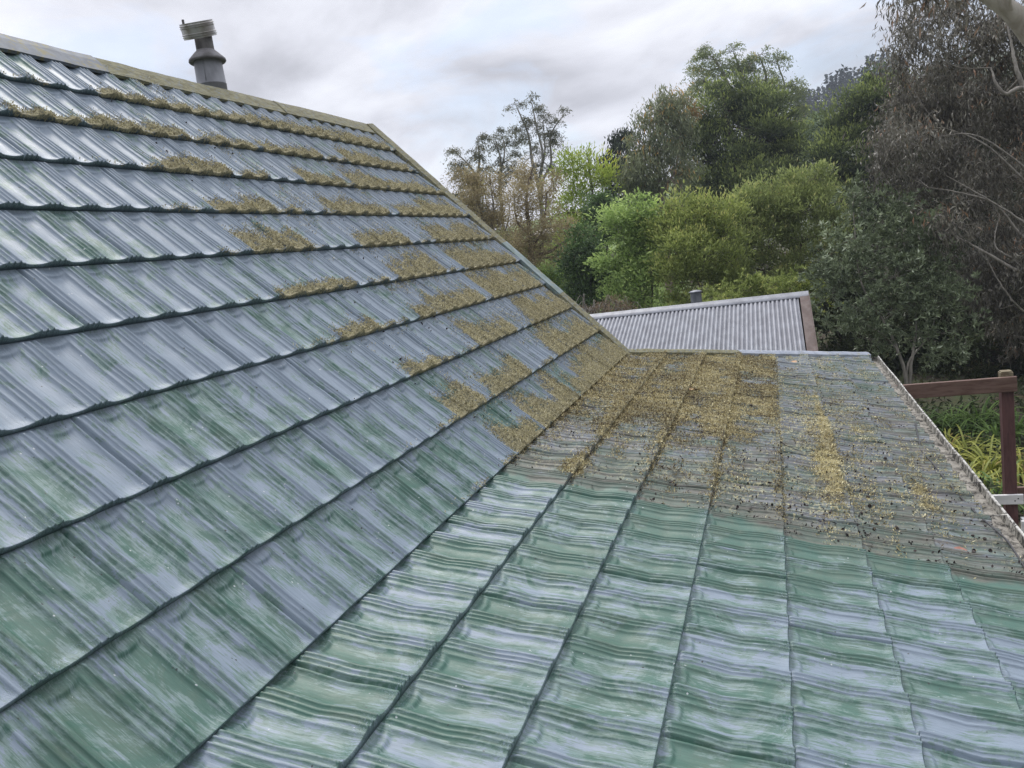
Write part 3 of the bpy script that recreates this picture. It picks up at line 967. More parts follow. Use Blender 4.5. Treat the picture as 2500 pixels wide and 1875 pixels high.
def loose_bits():
    r = np.random.default_rng(33)
    # gum nuts: small dark cups
    proto = None
    for i in range(110):
        k = int(r.choice([13, 14, 15, 16, 17], p=[.16, .22, .22, .22, .18]))
        for _ in range(40):
            t = r.uniform(.08, .95)
            y = 4.3 + 4.6 * r.random() ** 1.4
            if r.random() < sstep(.4, .6, vnoise(np.array([y * 1.3]), np.array([k + t]), 103)[0]):
                break
        p = place(k, np.array([t]), np.array([y]), surf_h(k, np.array([t]), np.array([y])) + .004)[0]
        if proto is None:
            mb = MB()
            mb.lathe((0, 0, 0), [(0.001, -0.012), (0.007, -0.009), (0.011, 0.0), (0.012, 0.007), (0.009, 0.009), (0.006, 0.004), (0.001, 0.003)], 9)
            o = proto = mb.build('gum_nut', M_TWIG, None, True)
            tag(o, 'small black gum nut lying on the shallow roof', 'gum nut', 'gum nuts fallen on the shallow roof')
        else:
            o = proto.copy()
            COL.objects.link(o)
        o.location = Vector([float(x) for x in p])
        o.rotation_euler = (r.uniform(0, 6), r.uniform(0, 6), r.uniform(0, 6))
        s = r.uniform(.55, 1.0)
        o.scale = (s, s, s * 1.2)
    # twigs
    spec = [(12, .55, 7.3, .34, .8), (13, .3, 6.6, .40, .3), (13, .75, 6.1, .5, .9), (14, .2, 7.6, .36, .15), (14, .45, 7.0, .55, .5), (14, .7, 8.0, .2, 2.2),
            (12, .8, 5.2, .22, 2.3), (13, .9, 5.6, .3, 1.9), (15, .35, 5.6, .5, -.6), (11, .7, 7.0, .3, .6), (14, .8, 6.3, .3, .2), (15, .5, 8.4, .3, .2), (16, .4, 7.5, .25, 1.1), (12, .3, 6.4, .2, .4)]
    for k, t, y, ln, an in spec:
        n = 8
        ts = np.linspace(-.5, .5, n)
        dy, ds = ln * math.sin(an) * ts, ln * math.cos(an) * ts
        bend = 0.03 * np.sin(np.linspace(0, 3.1, n)) * r.uniform(-1, 1)
        tt = np.clip(t + (ds + bend) / course_len(k), .02, .98)
        yy = y + dy + bend
        P = place(k, tt, yy, surf_h(k, tt, yy) + .012 + r.random(n) * .006)
        org = P[0].copy()
        mb = MB()
        mb.tube(P - org, np.linspace(.0038, .0016, n), 5)
        j = n // 2
        mb.tube([P[j] - org, P[j] - org + np.array([.03, r.uniform(-.05, .05), .012])], [.0022, .001], 4)
        o = mb.build('twig', M_TWIG, None, True)
        o.location = Vector([float(x) for x in org])
        tag(o, 'thin dark twig lying on the littered shallow roof', 'twig', 'twigs fallen on the shallow roof')
    # a few coloured leaves
    lm = {'o': mat_simple('orange_leaf', ((0.34, 0.19, 0.09), (0.44, 0.27, 0.14)), (30, 30, 30), 0.6), 'r': mat_simple('red_leaf', ((0.26, 0.11, 0.075), (0.32, 0.15, 0.11)), (30, 30, 30), 0.6)}
    for c, lab, k, t, y, sz in (('o', 'fallen orange leaf on the brown litter of the third shallow course', 13, .15, 6.85, .07), ('r', 'small red leaf on the grimy tiles near the gutter', 17, .37, 4.34, .028),
                                ('o', 'fallen orange leaf under the rake flashing near the gutter', 15, .55, 9.3, .055)):
        p = place(k, np.array([t]), np.array([y]), surf_h(k, np.array([t]), np.array([y])) + .012)[0]
        a = np.linspace(0, 2 * np.pi, 14, endpoint=False)
        rim = np.stack([sz * .55 * np.cos(a), sz * np.sin(a) * (1 - .15 * np.cos(2 * a)), .25 * sz * np.cos(a) ** 2 + .1 * sz * np.sin(a)], -1)
        v = np.concatenate([rim, [[0, 0, 0.0]]])
        f = np.array([[i, (i + 1) % 14, 14] for i in range(14)])
        o = mesh_obj('fallen_leaf', v, f, lm[c], None, True)
        o.location = Vector([float(x) for x in p])
        o.rotation_euler = (.15, -.1, r.uniform(0, 6))
        tag(o, lab, 'leaf')
    # black cable lying on the lowest courses beside the gutter
    pts = []
    for y, s in ((7.22, 6.97), (6.75, 6.80), (6.21, 6.68), (5.9, 6.70), (5.54, 6.75), (5.2, 6.82), (4.93, 6.88), (4.47, 6.97), (4.1, 6.98), (3.5, 6.96)):
        k, t = 11 + int(s), s - int(s)
        pts.append(place(k, np.array([t]), np.array([y]), surf_h(k, np.array([t]), np.array([y])) + .012)[0])
    pts = np.array(pts)
    ti = np.linspace(0, len(pts) - 1, 60)
    P = np.stack([np.interp(ti, np.arange(len(pts)), pts[:, i]) for i in range(3)], 1)
    P[1:-1] = (P[:-2] + P[1:-1] * 2 + P[2:]) / 4
    mb = MB()
    mb.tube(P, 0.0055, 6)
    o = mb.build('cable', M_CABLE, None, True)
    tag(o, 'thin black cable lying slack on the roof beside the gutter', 'cable')


loose_bits()


# ------------------------------------------------------------------ terrain
def terr(x, y):
    x, y = np.asarray(x, float), np.asarray(y, float)
    r = np.sqrt(x * x + y * y)
    az = np.arctan2(x, np.maximum(y, 1e-3))                # 0 = along the ridge, + to the right
    z = (0.10 + 0.075 * sstep(-.08, -.3, az)) * np.clip(r - 17, 0, 28) + 0.02 * np.clip(r - 45, 0, 400)
    hill = np.exp(-((az - 0.30) / 0.45) ** 2)
    z = z + hill * 33 * sstep(70, 262, r)
    z = z + 0.25 * (vnoise(x * .35, y * .35, 111, 2) - .5) * sstep(9, 15, r)
    return z


def mat_ground():
    m, t, out = new_mat('ground')
    oc = N(t, 'ShaderNodeTexCoord').outputs['Object']
    a = noise(t, oc, 1.0, 6, 0.65, (1.2, 1.2, 1.2))
    b = noise(t, oc, 1.0, 6, 0.7, (9, 9, 9), 0.4)
    c = mixc(t, rampf(t, a, .4, .6), (0.045, 0.035, 0.022), (0.055, 0.075, 0.025))
    far_ = N(t, 'ShaderNodeVectorMath', operation='LENGTH')
    t.links.new(oc, far_.inputs[0])
    c = mixc(t, rampf(t, far_.outputs['Value'], 45, 90), c, mixc(t, a, (0.030, 0.048, 0.022), (0.070, 0.095, 0.040)))
    sep = N(t, 'ShaderNodeSeparateXYZ')
    t.links.new(oc, sep.inputs[0])
    lawn = math_(t, 'MULTIPLY', rampf(t, sep.outputs['Y'], 26, 30), math_(t, 'SUBTRACT', 1.0, rampf(t, sep.outputs['X'], -6, -2)))
    c = mixc(t, lawn, c, mixc(t, b, (0.10, 0.17, 0.035), (0.17, 0.24, 0.06)))
    c = mixc(t, math_(t, 'MULTIPLY', rampf(t, b, .45, .65), .6), c, (0.09, 0.06, 0.035))
    princ(t, out, c, 0.95, normal=bump(t, b, 0.03))
    return m


def build_ground():
    rad = np.concatenate([np.linspace(0, 60, 90), np.geomspace(62, 3000, 60)])
    ang = np.linspace(0, 2 * np.pi, 181)[:-1]
    Rr, A = np.meshgrid(rad, ang, indexing='ij')
    X, Y = Rr * np.sin(A), Rr * np.cos(A)
    Z = terr(X, Y)
    back = sstep(-10, 10, Y)
    Z = Z * back
    v = np.stack([X, Y, Z], -1).reshape(-1, 3)
    n = len(ang)
    i = np.arange(len(rad) - 1)[:, None] * n
    j = np.arange(n)[None]
    k = (j + 1) % n
    q = np.stack([i + j, i + n + j, i + n + k, i + k], -1).reshape(-1, 4)
    o = mesh_obj('ground', v, q, mat_ground(), None, True)
    o['kind'] = 'structure'


build_ground()


# ------------------------------------------------------------------ shed with a corrugated roof
def shed():
    yr, zr = 15.5, H - 0.0880 * 15.5
    x1, x0 = 0.0363 * yr, -5.2
    tn = 0.3376
    pit = math.atan(tn)
    root = empty('shed', ((x0 + x1) / 2, yr, 0), 'grey corrugated iron shed standing beyond the end of the house', 'shed')
    ln = 3.6
    dn = np.array([0, -math.cos(pit), -math.sin(pit)])
    up = np.array([0, -math.sin(pit), math.cos(pit)])
    xs = np.arange(x0, x1 - 0.17, 0.0762 / 12)
    ph = 0.036 * np.abs(np.sin((xs - x0) / 0.0762 * np.pi)) ** 0.62 - 0.024
    ss = np.array([0.05, 0.6, 1.2, 1.8, 2.4, 3.0, ln])
    v = np.zeros((len(ss), len(xs), 3))
    for i, s in enumerate(ss):
        b = np.array([0, yr, zr]) + dn * s
        v[i] = b + up[None] * ph[:, None] + np.stack([xs, 0 * xs, 0 * xs], -1)
    n = len(xs)
    i = np.arange(len(ss) - 1)[:, None] * n
    j = np.arange(n - 1)[None]
    q = np.stack([i + j, i + n + j, i + n + j + 1, i + j + 1], -1).reshape(-1, 4)
    mb = MB()
    mb.add(v, q)
    roof = mb.build('roof', M_ZINC, root, True)
    # roofing nails in the crests
    nail = None
    for cx in np.arange(x0 + 0.0381 + 0.0762 * 18, x1 - 0.2, 0.0762 * 2):
        p = np.array([cx, yr, zr]) + dn * 1.15 + up * 0.0105
        if nail is None:
            b = MB()
            b.lathe(p, [(0.001, 0.004), (0.008, 0.001), (0.010, -0.004)], 7)
            nail = b.build('nail', M_RUST, roof, True)
            n0 = p
        else:
            o = nail.copy()
            COL.objects.link(o)
            o.location = Vector([float(a) for a in p - n0])
    # ridge flashing, rolled
    b = MB()
    off = [dn * 0.17 + up * 0.011, dn * 0.165 + up * 0.022, dn * 0.05 + up * 0.030, np.array([0, -0.015, 0.048]), np.array([0, 0.0, 0.056]), np.array([0, 0.015, 0.048]), np.array([0, 0.16, -0.03])]
    b.add(np.concatenate([np.array(off) + np.array([x, yr, zr]) for x in (x0 - .02, x1 + .012)]), [[i, i + 1, 8 + i, 7 + i] for i in range(6)])
    b.build('ridge_flashing', M_ZINC, root, True)
    # barge flashing, rust brown, folded over the end
    b = MB()
    a0, a1 = np.array([x1 - 0.068, yr, zr]) + dn * 0.04, np.array([x1 - 0.085, yr, zr]) + dn * ln
    b.bar(a0 + up * 0.018, a1 + up * 0.018, 0.155, 0.012, up)
    b.bar(a0 + np.array([0.083, 0, -0.06]), a1 + np.array([0.083, 0, -0.06]), 0.014, 0.19, up)
    b.build('barge_flashing', M_RUST, root)
    # far slope and walls
    b = MB()
    b.add([(x0, yr + .01, zr - .02), (x1, yr + .01, zr - .02), (x1, yr + 3.2, zr - .02 - 3.2 * tn), (x0, yr + 3.2, zr - .02 - 3.2 * tn)], [[0, 1, 2, 3]])
    b.build('far_roof', M_ZINC, root)
    b = MB()
    ya, yb2 = yr - 3.15, yr + 2.9
    zl = zr - 3.15 * tn - 0.03
    b.hexa([(x0 + .1, ya, 0), (x1 - .1, ya, 0), (x1 - .1, yb2, 0), (x0 + .1, yb2, 0), (x0 + .1, ya, zl), (x1 - .1, ya, zl), (x1 - .1, yb2, zl), (x0 + .1, yb2, zl)])
    for x in (x0 + .1, x1 - .1):
        b.add([(x, ya, zl + .002), (x, yb2, zl + .002), (x, yr, zr - .05)], [[0, 1, 2, 2]])
    b.build('wall', M_WEATHER, root)
    # vent pipe with a flat conical cap behind the ridge
    p = at(1698, 735, 15.3)
    c = np.array([p[0], yr + 0.35, 0])
    b = MB()
    zt = zr + 0.235
    b.lathe(c, [(0.108, zr - 0.25), (0.108, zt - 0.01)], 28)
    b.lathe(c, [(0.112, zt - 0.012), (0.112, zt - 0.004)], 28)
    vp = b.build('vent_pipe', M_VENT, root, True)
    b = MB()
    b.lathe(c, [(0.06, zt), (0.128, zt + 0.002), (0.130, zt + 0.008), (0.09, zt + 0.028), (0.03, zt + 0.040), (0.001, zt + 0.042)], 28)
    b.build('cap', M_ZINC, vp, True)


shed()


# ------------------------------------------------------------------ timber post and beam beside the house
def timber_frame():
    Y = 9.3
    pt = np.array([0.2375 * Y, Y, H - 0.1978 * Y])
    root = empty('timber_frame', (pt[0], Y, 0), 'red-brown stained timber post and beam standing beyond the gutter', 'timber frame')
    b = MB()
    b.bar((pt[0], Y, -0.1), (pt[0], Y, pt[2] - 0.16), 0.114, 0.114, (0, 1, 0), 0.006)
    b.build('post', M_POST, root)
    b = MB()
    b.bar((pt[0], Y, pt[2] - 0.16), (pt[0], Y, pt[2] - 0.012), 0.118, 0.118, (0, 1, 0), 0.010)
    b.bar((pt[0], Y, pt[2] - 0.012), (pt[0], Y, pt[2]), 0.100, 0.100, (0, 1, 0), 0.012)
    b.build('post_top', M_ENDGRAIN, root)
    zt = H - 0.2031 * 9.36
    b = MB()
    b.bar((0.55, Y - 0.085, zt - 0.080), (pt[0] + 0.075, Y - 0.085, zt - 0.066), 0.045, 0.158, (0, 0, 1), 0.005)
    b.build('beam', M_OXBLOOD, root)
    zr = at(2440, 1236, 8.2)[2]
    q = at(2479, 1240, 8.15)
    zq = q[2]
    b = MB()
    b.bar((pt[0] - 0.02, Y + 0.085, zq + 0.01), (pt[0] + 2.6, Y + 0.085, zq + 0.01), 0.045, 0.135, (0, 0, 1), 0.004)
    b.build('rail', M_OXBLOOD, root)
    b = MB()
    b.bar((pt[0] - 1.3, Y - 0.084, zq), (pt[0] + 0.10, Y - 0.084, zq), 0.035, 0.105, (0, 0, 1), 0.003)
    wb = b.build('board', M_WHITE, root)
    b = MB()
    for dx in (0.02, 0.05):
        b = MB()
        b.bar((pt[0] + dx, Y - 0.1045, zq + (dx - .035) * .8), (pt[0] + dx, Y - 0.1018, zq + (dx - .035) * .8), 0.012, 0.012)
        b.build('bolt', M_SOOT, wb)
    q2 = at(2488, 1308, 8.0)
    b = MB()
    b.bar((pt[0] + 0.02, Y - 0.30, q2[2]), (pt[0] + 2.4, Y - 0.30, q2[2]), 0.035, 0.12, (0, 0, 1), 0.003)
    b.bar((pt[0] + 0.09, Y - 0.28, q2[2] - .02), (pt[0] + 0.09, Y - 0.06, q2[2] - .02), 0.035, 0.07, (0, 0, 1), 0.003)
    b.build('board', M_WHITE, root)


timber_frame()
# ==== VEGETATION ====
# ------------------------------------------------------------------ vegetation
LV = {
    'gum_dark': mat_leaf('dark_gum_leaf', (0.072, 0.066, 0.052), (0.308, 0.290, 0.229), (0.358, 0.215, 0.129), 0.20, 0.42, 0.40),
    'gum_grey': mat_leaf('grey_gum_leaf', (0.120, 0.148, 0.090), (0.359, 0.385, 0.214), (0.644, 0.409, 0.136), 0.25, 0.5, 0.3),
    'gum_top': mat_leaf('pale_gum_leaf', (0.156, 0.203, 0.095), (0.423, 0.467, 0.211), (0.602, 0.478, 0.169), 0.30, 0.5, 0.3),
    'thin_gum': mat_leaf('thin_gum_leaf', (0.100, 0.106, 0.069), (0.263, 0.256, 0.163), (0.325, 0.237, 0.112), 0.35, 0.5, 0.3),
    'rust': mat_leaf('rusty_gum_leaf', (0.143, 0.088, 0.033), (0.374, 0.253, 0.099), None, 0.3, 0.5, 0.3),
    'wattle': mat_leaf('wattle_leaf', (0.058, 0.083, 0.047), (0.254, 0.313, 0.117), (0.399, 0.463, 0.146), 0.30, 0.55, 0.25),
    'olive': mat_leaf('olive_leaf', (0.143, 0.187, 0.055), (0.498, 0.568, 0.179), (0.604, 0.602, 0.215), 0.38, 0.55, 0.2),
    'olive2': mat_leaf('grey_olive_leaf', (0.148, 0.187, 0.069), (0.498, 0.568, 0.215), (0.573, 0.553, 0.243), 0.38, 0.55, 0.2),
    'bright': mat_leaf('bright_leaf', (0.163, 0.241, 0.071), (0.489, 0.643, 0.218), (0.597, 0.720, 0.258), 0.40, 0.5, 0.25),
    'willow': mat_leaf('yellow_green_leaf', (0.184, 0.248, 0.037), (0.583, 0.693, 0.146), (0.644, 0.627, 0.131), 0.40, 0.5, 0.2),
    'tan': mat_leaf('tan_leaf', (0.260, 0.215, 0.120), (0.580, 0.500, 0.300), (0.50, 0.50, 0.22), 0.40, 0.6, 0.2),
    'conifer': mat_leaf('conifer_leaf', (0.022, 0.032, 0.022), (0.067, 0.092, 0.054), None, 0.10, 0.6, 0.2),
    'deep': mat_leaf('deep_green_leaf', (0.044, 0.081, 0.031), (0.165, 0.263, 0.084), None, 0.25, 0.5, 0.3),
    'karo': mat_leaf('grey_green_leaf', (0.100, 0.130, 0.073), (0.373, 0.440, 0.259), (0.654, 0.720, 0.535), 0.18, 0.40, 0.45),
    'under': mat_leaf('undergrowth_leaf', (0.027, 0.037, 0.020), (0.106, 0.131, 0.055), (0.150, 0.131, 0.062), 0.25, 0.5, 0.3),
    'strap': mat_leaf('strap_leaf', (0.066, 0.127, 0.031), (0.209, 0.319, 0.083), None, 0.35, 0.42, 0.35),
    'strap_y': mat_leaf('yellowing_strap_leaf', (0.200, 0.240, 0.045), (0.500, 0.500, 0.120), (0.44, 0.32, 0.13), 0.35, 0.45, 0.3),
    'dry': mat_leaf('dry_stalk', (0.12, 0.085, 0.055), (0.30, 0.225, 0.150), None, 0.1, 0.8, 0.1),
    'pine': mat_leaf('pine_needle', (0.026, 0.039, 0.034), (0.062, 0.086, 0.070), None, 0.1, 0.7, 0.1),
    'far': mat_leaf('far_green_leaf', (0.16, 0.23, 0.08), (0.26, 0.36, 0.14), None, 0.35, 0.6, 0.2),
}
BARK = {
    'pale': mat_simple('pale_bark', ((0.36, 0.32, 0.26), (0.56, 0.52, 0.45)), (5, 5, 2), 0.7, stain=((0.22, 0.16, 0.11), 0.58)),
    'brown': mat_simple('brown_bark', ((0.085, 0.062, 0.046), (0.20, 0.155, 0.115)), (14, 14, 3), 0.85, bumpd=0.02),
    'pink': mat_simple('pinkish_bark', ((0.20, 0.145, 0.115), (0.36, 0.29, 0.24)), (9, 9, 2), 0.8, stain=((0.09, 0.065, 0.05), 0.58)),
    'dark': mat_simple('dark_bark', ((0.030, 0.024, 0.020), (0.085, 0.068, 0.055)), (14, 14, 3), 0.9, bumpd=0.02),
    'grey': mat_simple('grey_bark', ((0.16, 0.145, 0.12), (0.30, 0.275, 0.235)), (12, 12, 4), 0.8),
}


def smooth_path(P, n):
    """dense, gently curved version of a polyline (Catmull-Rom)"""
    P = np.asarray(P, float)
    if len(P) == 2:
        m = (P[0] + P[1]) / 2 + np.array([0, 0, .04]) * np.linalg.norm(P[1] - P[0])
        P = np.array([P[0], m, P[1]])
    E_ = np.concatenate([[2 * P[0] - P[1]], P, [2 * P[-1] - P[-2]]])
    out = []
    t = np.linspace(0, len(P) - 1, n)
    for x in t:
        i = min(int(x), len(P) - 2)
        u = x - i
        a, b, c, d = E_[i:i + 4]
        out.append(.5 * (2 * b + (c - a) * u + (2 * a - 5 * b + 4 * c - d) * u * u + (3 * b - a - 3 * c + d) * u ** 3))
    return np.array(out)


def leaf_mesh(C, A, Lg, Wd, r, bend=0.0):
    """leaves at C along A; bend > 0 makes two-facet sickle leaves"""
    n = len(C)
    s = np.cross(A, r.normal(0, 1, (n, 3)))
    s /= np.linalg.norm(s, axis=1, keepdims=True) + 1e-9
    u = np.cross(s, A)
    L_, W_ = Lg[:, None], Wd[:, None]
    if bend:
        m = C + A * L_ * .5 + u * L_ * bend
        v = np.stack([C, m + s * W_, C + A * L_, m - s * W_], 1)
    else:
        v = np.stack([C, C + A * L_ * .45 + s * W_, C + A * L_, C + A * L_ * .45 - s * W_], 1)
    return v.reshape(-1, 3), np.arange(4 * n).reshape(n, 4)


def unit(v):
    return v / (np.linalg.norm(v, axis=1, keepdims=True) + 1e-9)


def tree(name, label, cat, depth, base, blobs, leaf, bark, mode='spray', L=.1, W=.02, sub=.5, cover=1.6, tr=.15, stems=None, seed=1,
         group=None, thick=0.75, twig=.010, den=1.7, tipshift=0.25, flat=0.6, limbs=True, bend=0.12, hollow=0.45, zbase=None, extra=None, tipleaf=None, top=None, jit=1.0):
    """a tree: blobs are foliage masses (px, py, rx, ry[, extra depth]) of the photograph at their own distance"""
    r = np.random.default_rng(seed)
    b0 = at(base[0], base[1], depth)
    gz_ = float(terr(b0[0], b0[1])) if zbase is None else zbase
    b0[2] = gz_ - 0.1
    root = empty(name, b0, label, cat, group)
    ks = depth / (2500 * F)
    B = []
    for bl in blobs:
        dz = bl[4] if len(bl) > 4 else r.uniform(-.5, .5) * thick * (bl[2] + bl[3]) * ks * jit
        c = at(bl[0], bl[1], depth + dz)
        k2 = (depth + dz) / (2500 * F)
        B.append((c, np.array([bl[2] * k2, (bl[2] + bl[3]) / 2 * k2 * thick, bl[3] * k2])))
    # trunk
    mb = MB()
    cz = np.array([c for c, _ in B])
    if top is not None:
        tp = at(top[0], top[1], depth)
    else:
        tp = cz[np.argmax(cz[:, 2])]
    if stems is None:
        path = [b0, b0 * .55 + tp * .45 + r.normal(0, .05, 3) * np.array([1, 1, 0]) * (tp[2] - b0[2]), tp]
        stems_w = [(smooth_path(path, 14), tr)]
    else:
        stems_w = []
        for st in stems:
            pts = [at(p[0], p[1], depth + (p[2] if len(p) > 2 else 0)) for p in st[1]]
            if st[2]:
                pts = [b0 + r.normal(0, .04, 3) * np.array([1, 1, 0])] + pts
            stems_w.append((smooth_path(pts, 6 + 4 * len(pts)), st[0]))
    for P, rad in stems_w:
        n = len(P)
        mb.tube(P + r.normal(0, .004, P.shape), np.linspace(rad, max(rad * .22, .006), n), 9)
    allp = np.concatenate([P for P, _ in stems_w])
    allr = np.concatenate([np.linspace(rad, max(rad * .22, .006), len(P)) for P, rad in stems_w])
    Cs, As, Ts, Ls = [], [], [], []
    for c, rad in B:
        # limb to the blob
        d = np.linalg.norm(allp - c, axis=1) + np.where(allp[:, 2] > c[2] + .1 * rad[2], 3.0 * rad[2] + 1, 0)
        j = int(np.argmin(d))
        lr = max(min(allr[j] * .6, .05 * np.max(rad) + .01), .008)
        a = allp[j]
        if limbs and np.linalg.norm(a - c) > .15:
            m = a * .5 + c * .5 + np.array([0, 0, -.12]) * np.linalg.norm(a - c) + r.normal(0, .06, 3) * np.linalg.norm(a - c)
            mb.tube(smooth_path([a, m, c], 8), np.linspace(lr, lr * .5, 8), 6)
        rs0 = sub
        ns = max(3, int((3.6 if den > 1 else 1.9) * (rad[0] * rad[2]) / (rs0 * rs0) + 2))
        dirs = unit(r.normal(0, 1, (ns, 3)))
        rr = (hollow + (1 - hollow) * r.random(ns) ** .5)
        sc_ = c + dirs * (rr * r.choice([1.0, 1.0, 1.18], ns))[:, None] * rad
        for q_ in sc_:
            rs = rs0 * r.choice([.55, .8, 1.1, 1.6], p=[.3, .3, .25, .15]) * r.uniform(.85, 1.15)
            if limbs:
                a2 = c + (q_ - c) * .05 + r.normal(0, .06, 3) * rad
                m = (a2 + q_) / 2 + r.normal(0, .08, 3) * np.linalg.norm(q_ - a2)
                mb.tube(smooth_path([a2, m, q_], 5), np.linspace(max(lr * .45, twig), twig * .45, 5), 4)
            n = int(den * cover * np.pi * rs * rs / (L * W * 1.1) * r.uniform(.7, 1.3))
            g = r.normal(0, 1, (n, 3)) * np.array([.55, .55, .55 * flat]) * rs
            if mode == 'dome':
                g[:, 2] = np.abs(g[:, 2]) * .9 - .55 * (g[:, 0] ** 2 + g[:, 1] ** 2) / rs
            P = q_ + g
            if mode == 'hang':
                A = r.normal(0, .42, (n, 3)) + np.array([0, 0, -.9])
            elif mode == 'dome':
                A = r.normal(0, .6, (n, 3)) + np.array([0, 0, -.35])
            elif mode == 'up':
                A = g / rs * .8 + np.array([0, 0, .75]) + r.normal(0, .45, (n, 3))
            elif mode == 'rosette':
                k = max(1, n // 9)
                tips = q_ + r.normal(0, .55, (k, 3)) * rs
                w_ = r.integers(0, k, n)
                out = unit(tips - c) * .5 + np.array([0, 0, .55])
                A = out[w_] * .75 + r.normal(0, .62, (n, 3))
                P = tips[w_] + r.normal(0, .012, (n, 3))
            else:
                A = g / rs * .6 + r.normal(0, .8, (n, 3)) + np.array([0, 0, .15])
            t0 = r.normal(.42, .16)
            T = t0 + r.normal(0, .16, n) + tipshift * np.clip(g[:, 2] / (rs * flat), -1, 1.4)  # higher leaves of a clump tinted lighter: new growth plus painted top light
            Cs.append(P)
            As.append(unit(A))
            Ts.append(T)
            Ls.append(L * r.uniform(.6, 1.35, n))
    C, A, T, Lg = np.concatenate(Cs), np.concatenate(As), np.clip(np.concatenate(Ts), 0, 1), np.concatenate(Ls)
    v, q = leaf_mesh(C - b0, A, Lg, Lg * (W / L) * r.uniform(.75, 1.25, len(Lg)) * .5, r, bend)
    if extra:
        extra(mb, root)
    mb.build('trunk', BARK[bark], root, True)
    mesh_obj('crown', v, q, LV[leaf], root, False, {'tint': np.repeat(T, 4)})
    return root, len(Lg)


NL = {}


def grow(*a, **k):
    o, n = tree(*a, **k)
    NL[a[1][:30]] = n
    return o


